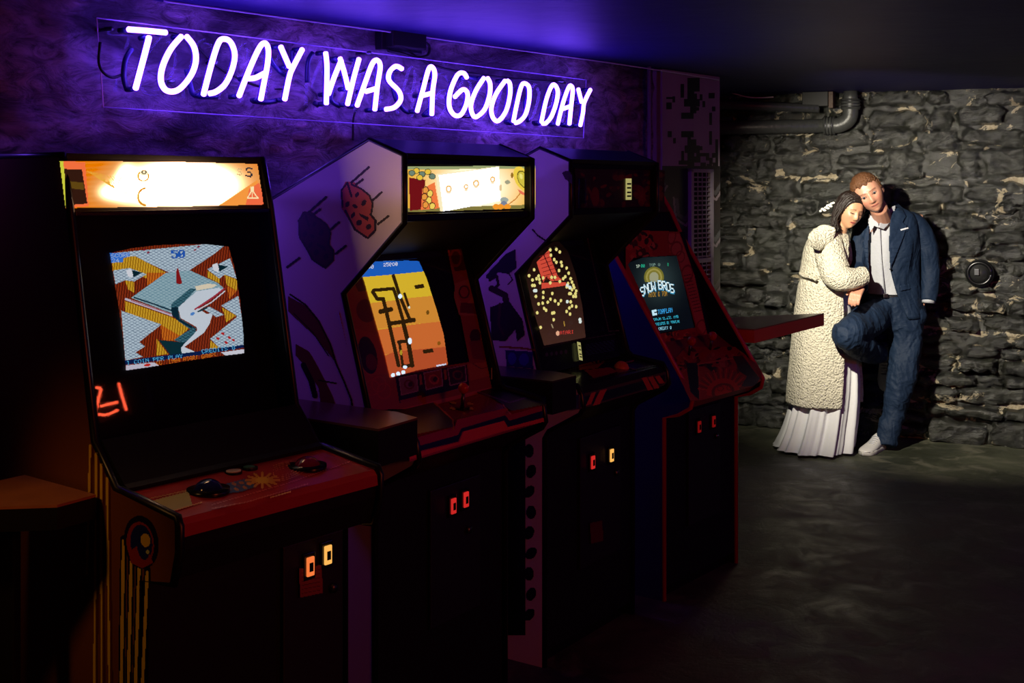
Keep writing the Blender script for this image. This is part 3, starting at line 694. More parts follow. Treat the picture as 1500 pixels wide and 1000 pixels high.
def side2(cv):
    g = grid_fn(400, 200, 5.0)
    K = (30, 12, 18)
    def bug(dx, dy, red, K):
        h = lambda *p: g(*[(a + dx, b + dy) for a, b in p])
        body = [(530, 330), (600, 335), (640, 380), (700, 430), (730, 500), (715, 570), (755, 620), (745, 690), (700, 745), (610, 690), (560, 620), (500, 520), (495, 400)]
        cv.poly(h(*body), red)
        cv.line(h((545, 335), (500, 395), (510, 515)), 2.6, K); cv.line(h((530, 545), (600, 680), (680, 735)), 3.2, K); cv.line(h((695, 742), (748, 685), (750, 615), (715, 570)), 3.2, K)
        cv.line(h((575, 350), (650, 385), (705, 430), (730, 490), (720, 560)), 2.6, K); cv.line(h((545, 340), (575, 440)), 3, K)
        for a, b, w_, hh in ((545, 495, 3, 4.5), (600, 510, 4, 2.5), (665, 485, 3, 5), (615, 425, 2.6, 4), (585, 575, 2.6, 5), (630, 630, 4, 4.5), (700, 660, 3.5, 4.5)): cv.ell(*h((a, b))[0], w_, hh, K, 30)
        cv.poly(h((630, 560), (700, 590), (695, 620), (635, 580)), K)
        for s in (((575, 335), (700, 225)), ((610, 350), (655, 315)), ((725, 470), (795, 408)), ((770, 640), (845, 582))): cv.line(h(*s), 3.4, K)
    bug(0, 0, (196, 84, 70), K); bug(-312, 218, (60, 16, 26), (20, 6, 14)); 
    cv.line(g((105, 955), (190, 890)), 3.4, K); cv.line(g((-260, 720), (-180, 660)), 3.4, K)
    h = grid_fn(380, 400, 3.571)
    cv.poly(h((150, 120), (240, 170), (300, 240), (360, 350), (400, 470), (370, 430), (290, 330), (150, 200)), (110, 62, 42)); cv.line(h((160, 110), (240, 165), (310, 250), (370, 370), (400, 470), (440, 560), (480, 660), (490, 720)), 2.4, K)
    cv.poly(h((190, 370), (260, 410), (300, 480), (340, 560), (380, 640), (400, 700), (320, 690), (310, 600), (240, 490), (190, 430)), (110, 62, 42)); cv.line(h((180, 210), (280, 310), (360, 430)), 1.6, K)
    cv.line(h((230, 480), (270, 560), (290, 640)), 8, (26, 10, 26)); cv.line(h((310, 560), (400, 575)), 2, K)
raster('side_artwork', f2l, 330, 225, 575, 625, 1.0, side2, PRINT, M2)
fm2 = Frame(M2, (0, -.08, 0), (0, -1, 0), .003)
def marq2(cv):
    g = grid_fn(450, 0, 3.0)
    out = g((441, 731), (1003, 728), (1003, 914), (444, 932))
    def bg(X, Y):
        u = (X - 597) / 187.; v = (Y - 243) / 66.; d = np.exp(-((u - .52) / .27) ** 2 - ((v - .5) / .6) ** 2)[..., None]
        return lin((236, 176, 40)) * (1 - d) + np.array([1.6, 1.5, 1.2]) * d
    M = cv.poly(out, bg); P = lambda pts, c: cv.poly(g(*pts), c, M)
    P([(441, 728), (1003, 726), (1003, 740), (441, 745)], (150, 160, 110)); P([(444, 915), (1003, 898), (1003, 914), (444, 932)], (130, 120, 60))
    P([(447, 780), (520, 790), (505, 920), (452, 925)], (110, 16, 12)); P([(505, 830), (560, 800), (580, 915), (500, 922)], (240, 120, 60))
    for k, (a, b) in enumerate([(520, 835), (540, 850), (515, 865), (535, 880), (520, 900), (550, 905)]): cv.ell(*g((a, b))[0], 4.5, 5.5, (238, 206, 90) if k % 2 else (230, 150, 60), 10, M); cv.ell(*g((a, b))[0], 4.5, 5.5, (70, 40, 20), 10, M, .2)
    for k, (a, b) in enumerate([(480, 750), (505, 765), (530, 755), (550, 775), (495, 780), (460, 760)]): cv.ell(*g((a, b))[0], 5, 4.5, (110, 130, 110) if k % 2 else (230, 190, 60), 0, M); cv.ell(*g((a, b))[0], 5, 4.5, (50, 60, 40), 0, M, .2)
    P([(565, 765), (845, 730), (850, 880), (585, 932)], (250, 235, 190)); P([(578, 770), (842, 733), (852, 882), (598, 930)], lambda X, Y: np.ones(X.shape + (3,)) * 1.3)
    for a, b, s in ((622, 830, 1), (698, 820, .7), (742, 806, 1), (815, 788, .8)): cv.ell(*g((a, b))[0], 4.5 * s, 5.5 * s, (240, 190, 110), 0, M, .45); cv.ell(*g((a, b + 15))[0], 3 * s, 1.5, (252, 225, 180), 0, M)
    cv.ell(*g((945, 785))[0], 11, 19, (238, 206, 70), -25, M); cv.ell(*g((950, 788))[0], 8, 14, (206, 190, 66), -25, M); cv.ell(*g((950, 788))[0], 8, 14, (110, 100, 30), -25, M, .14); cv.ell(*g((940, 775))[0], 2.4, 4, (235, 225, 120), -20, M)
    P([(925, 830), (960, 850), (985, 835), (960, 860), (935, 850)], (230, 110, 80)); cv.line(g((888, 895), (915, 875), (935, 850)), 1.4, (200, 120, 30), M)
    cv.ell(*g((866, 878))[0], 6, 4, (160, 170, 160), 0, M); cv.ell(*g((864, 895))[0], 5, 4, (120, 130, 150), 0, M)
    for a in (830, 850, 880): cv.ell(*g((a, 908))[0], 5, 4, (240, 150, 40), 0, M)
    for a, b in ((980, 880), (965, 885), (985, 770), (900, 770)): cv.ell(*g((a, b))[0], 2, 4, (150, 110, 30), 0, M)
    cv.ell(*g((880, 800))[0], 4, 3, (160, 160, 130), 0, M); cv.ell(*g((850, 825))[0], 2, 5, (230, 200, 150), 0, M)
raster('marquee', fm2, 594, 240, 788, 313, .9, marq2, LIT)
def paper_note(root, fr, pts, label):
    a = [fr.pt(*p) for p in pts]
    bm = new(); v = [bm.verts.new(q + fr.n * .004) for q in a]; bm.faces.new(v)
    bmesh.ops.solidify(bm, geom=bm.faces[:], thickness=.0012)
    return bm
# paper sheet taped on the marquee
f2p = Frame(M2, (0, -.08, 0), (0, -1, 0), .006)
FB2 = ((.05, 1.05), (.17, 1.46))
fb2 = fplane(M2, *FB2, .002)
def bez2(cv):
    g = grid_fn(480, 350, 4.0)
    out = g((120, 40), (790, 40), (960, 860), (960, 990), (200, 1000), (60, 400))
    M = cv.inside(out); hole = cv.inside(g((150, 60), (700, 50), (830, 720), (520, 770), (365, 810), (100, 100)))
    cv.put(M & ~hole, (176, 84, 26)); P = lambda pts, c: cv.poly(g(*pts), c, M)
    P([(120, 280), (235, 240), (300, 540), (370, 700), (360, 790), (420, 960), (220, 985)], (176, 84, 26))
    P([(130, 200), (220, 190), (235, 300), (180, 310)], (110, 30, 22)); cv.ell(*g((225, 420))[0], 14, 17, (120, 36, 24), -15, M)
    P([(150, 520), (300, 560), (345, 620), (370, 700), (345, 790), (230, 800), (170, 650)], (190, 92, 34)); cv.ell(*g((235, 680))[0], 13, 28, (50, 34, 24), -12, M); cv.ell(*g((255, 720))[0], 8, 12, (120, 40, 26), -12, M)
    for q in ((260, 870), (300, 850), (330, 890)): cv.ell(*g(q)[0], 11, 12, (200, 90, 30), 0, M, .15)
    P([(710, 50), (790, 50), (820, 180), (745, 190)], (90, 34, 22)); cv.ell(*g((750, 110))[0], 9, 14, (150, 60, 40), 0, M, .3)
    P([(745, 260), (840, 230), (890, 330), (890, 450), (770, 445), (740, 340)], (200, 130, 84)); cv.ell(*g((805, 320))[0], 10, 13, (190, 84, 60), 0, M); cv.ell(*g((800, 310))[0], 8, 10, (90, 40, 24), 0, M, .25); P([(780, 370), (880, 380), (880, 440), (775, 430)], (120, 30, 26))
    cv.ell(*g((865, 570))[0], 8, 11, (70, 30, 20), 0, M); P([(830, 600), (915, 590), (925, 710), (850, 700)], (140, 44, 34)); P([(820, 730), (940, 720), (955, 800), (835, 830)], (205, 120, 40))
    cv.line(g((850, 730), (900, 760), (940, 750)), 1.2, (120, 60, 20), M)
    P([(395, 800), (815, 735), (830, 860), (420, 960)], (40, 18, 30))
    for (x0, y0, c1, c2) in ((415, 812, (150, 110, 120), (120, 30, 40)), (560, 782, (150, 50, 40), (210, 100, 60)), (700, 757, (60, 50, 50), (130, 60, 50))):
        P([(x0, y0), (x0 + 108, y0 - 22), (x0 + 118, y0 + 80), (x0 + 15, y0 + 105)], (180, 150, 150)); P([(x0 + 8, y0 + 6), (x0 + 102, y0 - 14), (x0 + 110, y0 + 74), (x0 + 20, y0 + 96)], c1)
        cv.ell(*g((x0 + 62, y0 + 40))[0], 8, 7, c2, 30, M, .35); cv.ell(*g((x0 + 70, y0 + 38))[0], 3, 4, (60, 20, 24), 30, M)
    for x0 in (535, 680): P([(x0, 795 - (x0 - 535) * .2), (x0 + 14, 792 - (x0 - 535) * .2), (x0 + 20, 850 - (x0 - 535) * .2), (x0 + 6, 855 - (x0 - 535) * .2)], (190, 110, 50))
    P([(425, 945), (550, 915), (552, 930), (428, 960)], (170, 60, 40))
raster('bezel_artwork', fb2, 497, 358, 745, 600, 1.0, bez2, PRINT, M2)
fs2 = fplane(M2, *FB2, .004)
def crt2(cv):
    g = grid_fn(480, 350, 4.0)
    M = cv.inside(g((170, 140), (350, 128), (470, 126), (535, 130), (580, 230), (640, 420), (680, 560), (705, 735), (520, 770), (365, 812), (330, 660), (270, 450), (215, 250))); P = lambda pts, c: cv.poly(g(*pts), c, M)
    cv.put(M, (236, 196, 48))
    P([(100, 100), (600, 90), (560, 190), (380, 208), (180, 225)], (30, 100, 200))
    P([(200, 380), (430, 355), (480, 345), (620, 332), (665, 485), (500, 498), (420, 510), (280, 530)], (228, 150, 54))
    P([(270, 535), (500, 500), (670, 482), (720, 630), (600, 640), (400, 660), (300, 690)], (222, 116, 52)); P([(300, 695), (400, 658), (600, 640), (720, 628), (760, 800), (300, 860)], (196, 86, 44))
    T = (48, 30, 8)
    for s, w in ((((385, 215), (425, 340), (480, 470), (505, 470)), 5), (((265, 310), (290, 350), (325, 350), (345, 430), (415, 740)), 5.5), (((270, 300), (385, 290), (400, 330), (440, 470)), 5), (((310, 425), (370, 412)), 7), (((365, 495), (505, 475)), 6),
                 (((445, 500), (475, 620), (495, 740)), 6.5), (((415, 602), (475, 598)), 5), (((420, 605), (440, 740)), 4), (((440, 745), (500, 740)), 5), (((450, 320), (475, 395)), 4)): cv.line(g(*s), w, T, M)
    P([(505, 272), (560, 262), (568, 285), (515, 293)], T); P([(555, 650), (615, 640), (622, 662), (562, 672)], T)
    cv.ell(*g((586, 430))[0], 2.2, 3.4, (120, 80, 20), 0, M); cv.ell(*g((652, 610))[0], 2.4, 3, (150, 90, 20), 0, M)
    for a, b, rx, ry in ((425, 335, 3, 3.4), (482, 597, 3, 4.6), (383, 797, 3, 3), (413, 789, 3, 3), (443, 781, 3, 3), (453, 750, 3.2, 2.4)): cv.ell(*g((a, b))[0], rx, ry, lambda X, Y: np.ones(X.shape + (3,)) * np.array([1.0, 1.2, 1.5]), 0, M)
    cv.ell(*g((430, 665))[0], 1.8, 4, (190, 160, 40), 0, M); cv.ell(*g((478, 400))[0], 1.6, 2, (250, 250, 220), 0, M); P([(635, 738), (695, 728), (697, 745), (640, 755)], (230, 230, 250))
    cv.text('25000', *g((326, 140))[0], (.72, -.04), (.05, .75), (245, 245, 250), 0, M); cv.text('00', *g((232, 152))[0], (.8, -.04), (.05, .75), (245, 245, 250), 0, M)
sc2 = raster('screen', fs2, 520, 378, 660, 556, .8, crt2, SCREEN); sc2['label'] = 'glowing picture of tunnels dug through coloured earth'
# control panel of cabinet 2
RED2 = mat('dark_red_panel', (.22, .012, .03), .25, coat=.3)
cp2 = obj('control_panel', strip(new(), [(.02, 1.008), (-.132, .985), (-.148, .965), (-.156, .92)], .018, .66, .01), RED2, M2)
fc2 = fplane(M2, (-.132, .985), (.02, 1.008), .002); fl2 = fplane(M2, (-.157, .92), (-.149, .965), .003)
def ctl2(cv):
    g = grid_fn(580, 560, 6.25); P = lambda pts, c: cv.poly(g(*pts), c)
    P([(0, 200), (340, 170), (520, 350), (545, 400), (200, 470), (-200, 600)], (20, 10, 30)); P([(740, 60), (930, 20), (1500, 90), (1360, 200), (1060, 260), (980, 200)], (10, 10, 34))
    cv.line(g((340, 175), (520, 340), (530, 430)), 2.0, (190, 90, 30)); cv.line(g((740, 80), (930, 35), (1230, 125), (1040, 185), (740, 80)), 1.6, (110, 60, 130)); cv.line(g((980, 205), (1050, 290)), 1.8, (190, 90, 30))
    for a, b in ((520, 185), (680, 195), (520, 235), (680, 235)): cv.ell(*g((a, b))[0], 5, 1.8, (190, 150, 40), 10)
raster('panel_artwork', fc2, 570, 565, 800, 660, 1.2, ctl2, PRINT, M2)
def lip2(cv):
    g = grid_fn(580, 560, 6.25); P = lambda pts, c: cv.poly(g(*pts), c)
    P([(0, 560), (540, 400), (560, 340), (1000, 235), (1060, 290), (1400, 195), (1400, 320), (150, 720), (0, 760)], (150, 26, 20))
    P([(0, 640), (570, 480), (600, 420), (1000, 300), (1040, 350), (1400, 240), (1400, 320), (1030, 410), (990, 350), (610, 450), (570, 540), (0, 680)], (14, 8, 36))
    P([(0, 690), (580, 545), (620, 450), (990, 350), (1020, 410), (1400, 310), (1400, 350), (1000, 440), (150, 700), (0, 745)], (205, 70, 28))
raster('lip_artwork', fl2, 600, 585, 800, 680, 1.0, lip2, PRINT, M2)
p = fc2.pt(677, 598); JR = mat('red_knob', (.5, .02, .03), .2)
obj('joystick_shaft', cyl(new(), p, p + Vector((0, -.004, .05)), .006), METAL, cp2, True)
obj('joystick_knob', ball(new(), (p.x, p.y - .005, p.z + .062), .017), JR, cp2, True)
obj('joystick_plate', cyl(new(), p + Vector((0, 0, -.002)), p + Vector((0, 0, .004)), .024, 20), BLACKG, cp2)
f2q = Frame(M2, (0, .0, 0), (0, -1, 0), .0)
tagp = fb2.pt(720, 547); obj('white_sticker', box(new(), tagp.x - .008, tagp.x + .010, tagp.y - .006, tagp.y - .003, tagp.z - .018, tagp.z + .02, .001), mat('yellowish_sticker', (.7, .65, .5), .5), M2)
d2 = door(M2, .26, .52, .34, .76, .004, [(.362, .694, 1), (.428, .70, 1)], (.45, .60))

# ---- cabinet 3
M3 = cabinet('third arcade cabinet with white side, unlit dark red marquee and falling dots on screen', (.108, 4.284), (.356, .527), .66, P23, WHITE_SIDE, TRIM)
body23(M3, .66)
f3l = Frame(M3, (0, 0, 0), (-1, 0, 0), .001)
def side3(cv):
    g = grid_fn(700, 200, 5.0); P = lambda pts, c: cv.poly(g(*pts), c)
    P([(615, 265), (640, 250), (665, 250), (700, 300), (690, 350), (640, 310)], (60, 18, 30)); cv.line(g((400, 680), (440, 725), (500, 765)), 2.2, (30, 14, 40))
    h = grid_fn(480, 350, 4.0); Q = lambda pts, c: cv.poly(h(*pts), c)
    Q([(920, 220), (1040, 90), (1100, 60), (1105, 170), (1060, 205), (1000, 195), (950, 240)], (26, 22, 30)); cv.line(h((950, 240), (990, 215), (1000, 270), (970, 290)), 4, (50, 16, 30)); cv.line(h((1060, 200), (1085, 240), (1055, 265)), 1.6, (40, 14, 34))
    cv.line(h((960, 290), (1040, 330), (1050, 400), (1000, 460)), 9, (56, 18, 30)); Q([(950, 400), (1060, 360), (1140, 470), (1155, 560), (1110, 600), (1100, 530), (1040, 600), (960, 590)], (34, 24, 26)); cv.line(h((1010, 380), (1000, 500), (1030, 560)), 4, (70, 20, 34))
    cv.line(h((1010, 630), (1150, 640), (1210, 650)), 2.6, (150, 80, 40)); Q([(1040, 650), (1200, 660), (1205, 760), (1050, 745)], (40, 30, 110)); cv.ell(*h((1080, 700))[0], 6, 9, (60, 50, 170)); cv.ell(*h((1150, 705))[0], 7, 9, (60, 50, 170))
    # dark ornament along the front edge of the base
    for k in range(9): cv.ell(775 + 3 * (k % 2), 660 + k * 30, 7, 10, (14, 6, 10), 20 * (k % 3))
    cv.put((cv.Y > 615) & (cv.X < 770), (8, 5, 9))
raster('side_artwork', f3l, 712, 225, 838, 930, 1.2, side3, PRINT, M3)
fm3 = Frame(M3, (0, -.08, 0), (0, -1, 0), .003)
def marq3(cv):
    g = grid_fn(700, 200, 5.0); M = cv.inside(g((710, 235), (1370, 245), (1365, 510), (718, 525)))
    rs = np.random.RandomState(3); cv.put(M, (46, 9, 7))
    for k in range(70): cv.ell(845 + rs.rand() * 125, 252 + rs.rand() * 50, 1.5 + rs.rand() * 4, 1.5 + rs.rand() * 5, [(96, 22, 10), (70, 14, 10), (110, 34, 12), (30, 5, 8)][k % 4], rs.rand() * 180, M)
    for cx in (872, 940): cv.ell(cx, 288, 6, 14, (104, 26, 10), 0, M)
    for k in range(9): a = k * PI / 4.5; cv.line([(940, 287), (940 + 9 * math.cos(a), 287 + 11 * math.sin(a))], 1.4, (130, 60, 20), M)
    for k in range(16): cv.ell(945 + 4 * (k % 8), 256 + 8 * (k // 8), 1.2, 1.2, (90, 64, 14), 0, M)
raster('marquee', fm3, 840, 244, 976, 308, .9, marq3, PRINT)
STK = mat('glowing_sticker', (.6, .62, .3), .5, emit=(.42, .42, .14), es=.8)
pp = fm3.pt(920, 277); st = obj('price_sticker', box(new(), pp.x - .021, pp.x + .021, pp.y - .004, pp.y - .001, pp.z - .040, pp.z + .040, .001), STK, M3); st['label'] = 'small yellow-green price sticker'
pm = new(); [box(pm, pp.x - .015, pp.x + .015, pp.y - .0055, pp.y - .004, pp.z + q - .003, pp.z + q + .003) for q in (.02, .005, -.012, -.026)]; obj('sticker_print', pm, BLACKG, st)
pp = fm3.pt(851, 284); obj('ticket_holder', box(new(), pp.x - .028, pp.x + .028, pp.y - .008, pp.y - .003, pp.z - .058, pp.z + .055, .002), glassy('scratched_plastic', (.75, .7, .8), .06, .15), M3)
FB3 = ((.060, 1.08), (.166, 1.46))
fs3 = fplane(M3, *FB3, .003)
def crt3(cv):
    g = grid_fn(720, 320, 5.0); M = cv.inside(g((250, 420), (330, 250), (480, 150), (560, 240), (620, 420), (665, 640), (690, 870), (540, 900), (385, 930), (300, 650)))
    cv.put(M, lambda X, Y: lin((74, 44, 34)) * (np.clip((Y - 340) / 170., 0.12, 1) ** 1.3)[..., None])
    cv.poly(g((330, 320), (420, 230), (445, 320), (485, 420), (400, 425), (380, 470), (355, 400)), (232, 84, 62), M); cv.poly(g((365, 470), (545, 465), (545, 490), (365, 515)), (232, 84, 62), M)
    cv.poly(g((405, 430), (420, 425), (480, 420), (520, 450), (440, 460)), (232, 84, 62), M)
    for k in range(7): cv.line(g((350 + 6 * k, 280 + 28 * k), (420 + 14 * k, 250 + 28 * k)), .9, (120, 24, 24), M)
    cv.line(g((385, 270), (460, 450)), 1.4, (70, 14, 20), M)
    rs = np.random.RandomState(11)
    pts = [(312, 375), (345, 420), (300, 450), (378, 435), (355, 470), (300, 490), (315, 490), (325, 570), (380, 540), (378, 578), (345, 625), (375, 620), (445, 548), (412, 612), (432, 590), (465, 603), (490, 625), (508, 600), (385, 658), (400, 672), (445, 692), (458, 690), (455, 740), (335, 690), (275, 418), (360, 797),
           (430, 230), (435, 268), (475, 225), (500, 245), (460, 300), (475, 320), (510, 320), (515, 345), (495, 380), (550, 362), (565, 400), (540, 425), (525, 440), (500, 460), (580, 440), (590, 465), (560, 475), (600, 490), (570, 505), (590, 520), (550, 500), (580, 550), (615, 550), (570, 550), (600, 570), (555, 608), (580, 610), (590, 640), (570, 655), (550, 680), (575, 700), (620, 645), (440, 430), (465, 430), (330, 440), (430, 470), (350, 445), (618, 570), (605, 505), (620, 530)]
    for q in pts: cv.ell(*g(q)[0], 1.9, 2.5, lambda X, Y: np.ones(X.shape + (3,)) * np.array([1.05, .9, .28]), 0, M)
    for q in ((325, 528), (315, 528), (555, 490), (575, 505), (555, 608), (648, 740), (650, 755)): cv.ell(*g(q)[0], 2.2, 2.6, lambda X, Y: np.ones(X.shape + (3,)) * np.array([.9, 1.0, .9]), 0, M)
    cv.line(g((530, 755), (535, 785)), 1.5, (190, 150, 60), M); cv.line(g((440, 775), (450, 800)), 1.8, (180, 160, 120), M); cv.ell(*g((485, 840))[0], 2.6, 3.6, (255, 190, 150), 0, M)
    cv.text('ATARI', *g((498, 825))[0], (.7, -.07), (.05, .75), (238, 70, 60), 0, M)
sc3 = raster('screen', fs3, 766, 346, 862, 510, .7, crt3, SCREEN); sc3['label'] = 'dark picture full of glowing yellow dots'
fb3 = fplane(M3, (.022, 1.02), (.128, 1.395), .006)
def bez3(cv):
    g = grid_fn(720, 320, 5.0)
    cv.line(g((700, 130), (760, 400), (860, 825), (930, 820)), 1.5, (70, 40, 26)); cv.line(g((480, 145), (700, 110)), 1.6, (90, 46, 26)); cv.line(g((375, 945), (600, 895), (900, 845)), 1.8, (60, 34, 30))
    for k in range(7): cv.line(g((690, 925 + k * 12), (900, 890 + k * 12)), .8, (44, 36, 96))
    for k in range(5): cv.ell(801 + k * 7, 519 - k * 1.0, 2, 3, (70, 34, 80))
    cv.poly(g((530, 50), (580, 30), (600, 90), (560, 120), (530, 110)), (120, 44, 20))
raster('bezel_artwork', fb3, 795, 324, 910, 530, 1.0, bez3, PRINT, M3)
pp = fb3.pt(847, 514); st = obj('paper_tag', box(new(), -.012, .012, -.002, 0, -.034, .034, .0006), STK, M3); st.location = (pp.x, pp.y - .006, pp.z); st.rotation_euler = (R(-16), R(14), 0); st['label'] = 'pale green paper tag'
pm = new(); [box(pm, -.008, .008, -.003, -.002, q - .002, q + .002) for q in (.02, .005, -.012, -.022)]; obj('tag_print', pm, BLACKG, st)
cp3 = obj('control_panel', strip(new(), [(.02, 1.008), (-.132, .985), (-.148, .965), (-.156, .92)], .018, .642, .01), mat('dark_control_panel', (.012, .008, .014), .25, coat=.3), M3)
fc3 = fplane(M3, (-.132, .985), (.02, 1.008), .002); fl3 = fplane(M3, (-.157, .92), (-.149, .965), .003)
def ctl3(cv):
    g = grid_fn(800, 480, 4.6875); P = lambda pts, c: cv.poly(g(*pts), c)
    c = g((350, 270))[0]
    for k in range(9): a = PI + k * .28 - .3; cv.line([c, (c[0] + 26 * math.cos(a), c[1] + 9 * math.sin(a))], 3, (150, 66, 26))
    P([(260, 290), (440, 270), (490, 300), (330, 350)], (150, 24, 20)); cv.line(g((480, 255), (600, 225)), 2.2, (150, 66, 26)); cv.line(g((560, 270), (620, 290)), 1.6, (130, 70, 30)); cv.line(g((300, 350), (790, 250)), 1.2, (60, 40, 30))
    cv.line(g((150, 290), (260, 262), (500, 215)), 1.2, (60, 34, 30))
raster('panel_artwork', fc3, 822, 512, 976, 570, 1.0, ctl3, PRINT, M3)
p = fc3.pt(910, 537); obj('trackball', ball(new(), (p.x, p.y, p.z - .008), .030, u=24, v=16), mat('orange_ball', (.6, .12, .03), .1), cp3, True)
def lip3(cv):
    g = grid_fn(800, 480, 4.6875); P = lambda pts, c: cv.poly(g(*pts), c)
    P([(225, 460), (820, 300), (830, 370), (810, 395), (225, 560)], (70, 34, 26)); P([(232, 480), (815, 322), (815, 372), (800, 385), (235, 545)], (10, 7, 12))
    for a, b, c, d in ((275, 535, 310, 448), (320, 535, 370, 430), (655, 345, 700, 430), (700, 340, 745, 420), (745, 335, 780, 385)):
        w = 34 if a != 320 else 48; P([(c, d), (c + w, d - 10), (a + w, b - 12), (a, b)] if a < 400 else [(a, b), (a + w, b - 8), (c + w, d - 8), (c, d)], (190, 56, 26))
raster('lip_artwork', fl3, 845, 540, 980, 602, .9, lip3, PRINT, M3)
d3 = door(M3, .24, .54, .28, .76, .004, [(.314, .66, 1), (.455, .66, 2)], (.50, .585))
f3d = Frame(M3, (0, -.01, 0), (0, -1, 0), .004)
raster('price_note', f3d, 862, 762, 886, 797, 1.2, lambda cv: cv.poly([(864, 766), (882, 762), (884, 792), (866, 796)], (90, 26, 34)), PRINT, M3)

# ---- cabinet 4
P4 = [(0, 0), (0, .741), (-.07, .763), (-.122, .795), (-.132, .832), (.275, 1.451), (.33, 1.56), (.42, 1.70), (.46, 1.74), (.75, 1.74), (.75, 0)]
M4 = cabinet('farthest arcade cabinet with red edge trim, red cartoon-print panel and title screen', (.61, 4.97), (.396, .52), .65, P4, mat('blue_side_laminate', (.02, .03, .22), .4), REDTRIM)
W4 = .65
inner(M4, W4, .75, [(.46, 1.732), (.745, 1.732)])
obj('marquee', strip(new(), [(.335, 1.56), (.455, 1.732)], .018, W4 - .018, -.02), mat('unlit_marquee', (.05, .02, .02), .3), M4)
obj('marquee_retainer', strip(new(), [(.29, 1.475), (.33, 1.55), (.345, 1.56)], .018, W4 - .018, -.03), BLACK, M4)
obj('bezel', strip(new(), [(.10, 1.01), (.26, 1.47)], .018, W4 - .018, -.014), BLACK, M4)
FB4 = ((.105, 1.03), (.25, 1.46))
fb4 = fplane(M4, *FB4, .002)
def bez4(cv):
    g = grid_fn(900, 320, 3.573); P = lambda pts, c: cv.poly(g(*pts), c)
    M = cv.inside(g((60, 60), (340, 68), (420, 300), (500, 665), (250, 670), (60, 300))); hole = cv.inside(g((85, 225), (100, 205), (325, 192), (425, 570), (240, 602), (70, 240)))
    M &= ~hole; cv.put(M, (176, 44, 30)); rs = np.random.RandomState(4)
    for k in range(60): cv.ell(905 + rs.rand() * 40 + 15, 342 + rs.rand() * 35, 2 + rs.rand() * 4, 1 + rs.rand() * 5, [(90, 20, 16), (206, 120, 70), (60, 40, 30), (200, 60, 36)][k % 4], rs.rand() * 180, M)
    cv.poly(g((280, 75), (340, 80), (420, 300), (490, 640), (430, 560), (330, 190), (290, 180)), (206, 112, 74), M)
    for q, rx, ry in (((300, 95), 6, 12), ((325, 160), 9, 12), ((345, 200), 7, 9), ((380, 290), 9, 14), ((455, 570), 8, 12)): cv.ell(*g(q)[0], rx, ry, (150, 44, 36), 10, M, .22)
    for k in range(12): cv.line(g((365 + k * 5, 300 + k * 17), (400 + k * 5, 292 + k * 17)), 1.3, (110, 40, 26), M)
    for k in range(34): cv.ell(972 + rs.rand() * 45, 488 + rs.rand() * 16, 1.5 + rs.rand() * 2.5, 1.5 + rs.rand() * 2.5, [(60, 26, 40), (214, 130, 60), (140, 36, 30)][k % 3], 0, M)
raster('bezel_artwork', fb4, 915, 335, 1045, 510, .8, bez4, PRINT)
fs4 = fplane(M4, *FB4, .001)
def crt4(cv):
    g = grid_fn(720, 320, 5.0); M = cv.inside(g((985, 330), (1110, 285), (1360, 272), (1485, 800), (1230, 835)))
    cv.put(M, (5, 10, 16)); h = grid_fn(900, 320, 3.573)
    def glow(X, Y):
        d = np.exp(-((X - 964) / 26.) ** 2 - ((Y - 410) / 32.) ** 2)[..., None]; return lin((5, 10, 16)) + d * np.array([.02, .035, .035])
    cv.put(M, glow)
    for k, c in enumerate([(110, 106, 40), (150, 140, 70), (120, 112, 44), (150, 150, 120)]): cv.ell(*g((1190, 430))[0], 14.5 - 2.6 * k, 15.5 - 2.6 * k, c, 0, M & (cv.Y < 413))
    arc = [('S', 1086, 502, 0), ('N', 1114, 480, 0), ('O', 1141, 468, 0), ('W', 1167, 461, 0), ('B', 1216, 450, 0), ('R', 1247, 454, 0), ('O', 1276, 462, 0), ('S', 1304, 474, 0)]
    for ch, x, y, _ in arc:
        q = g((x, y))[0]; cv.text(ch, q[0] - .5, q[1], (1.25, (x - 1190) * .002), (.25, 2.15), (60, 150, 190), .6, M)
    for ch, x, y, _ in arc:
        q = g((x, y))[0]; cv.text(ch, q[0], q[1] + .3, (1.15, (x - 1190) * .002), (.25, 1.9), (226, 240, 240), 0, M)
    cv.text('NICK & TOM', *g((1152, 540))[0], (.45, -.03), (.05, 1.0), (190, 140, 40), 0, M)
    cv.text('TOAPLAN', *g((1216, 668))[0], (.52, -.08), (.08, .95), (60, 170, 240), 0, M); cv.poly(g((1172, 672), (1208, 664), (1210, 680), (1192, 684), (1194, 692), (1212, 690), (1214, 706), (1180, 712)), (190, 225, 240), M)
    cv.text('TOAPLAN CO.,LTD. 1990', *g((1178, 732))[0], (.30, -.04), (.08, .55), (60, 190, 220), 0, M); cv.text('DEVELOPED BY TOAPLAN', *g((1190, 766))[0], (.31, -.04), (.08, .55), (60, 190, 220), 0, M)
    cv.text('CREDIT 0', *g((1222, 796))[0], (.40, -.04), (.08, .62), (150, 215, 240), 0, M)
    cv.text('1P', *g((1058, 338))[0], (.5, -.02), (.05, .65), (200, 220, 200), 0, M); cv.text('00', *g((1094, 336))[0], (.5, -.02), (.05, .65), (40, 190, 150), 0, M); cv.text('TOP 0', *g((1154, 330))[0], (.55, -.02), (.05, .6), (120, 150, 140), 0, M); cv.text('0', *g((1286, 326))[0], (.45, -.02), (.05, .6), (30, 150, 110), 0, M)
sc4 = raster('screen', fs4, 915, 372, 1022, 490, .5, crt4, SCREEN); sc4['label'] = 'dark title screen with a snowy lettered logo'
cp4 = obj('control_panel', strip(new(), [(.10, 1.02), (.0, .955), (-.10, .90), (-.128, .87), (-.13, .835), (-.07, .775)], .018, W4 - .018, .01), mat('red_print_panel', (.25, .03, .03), .3), M4)
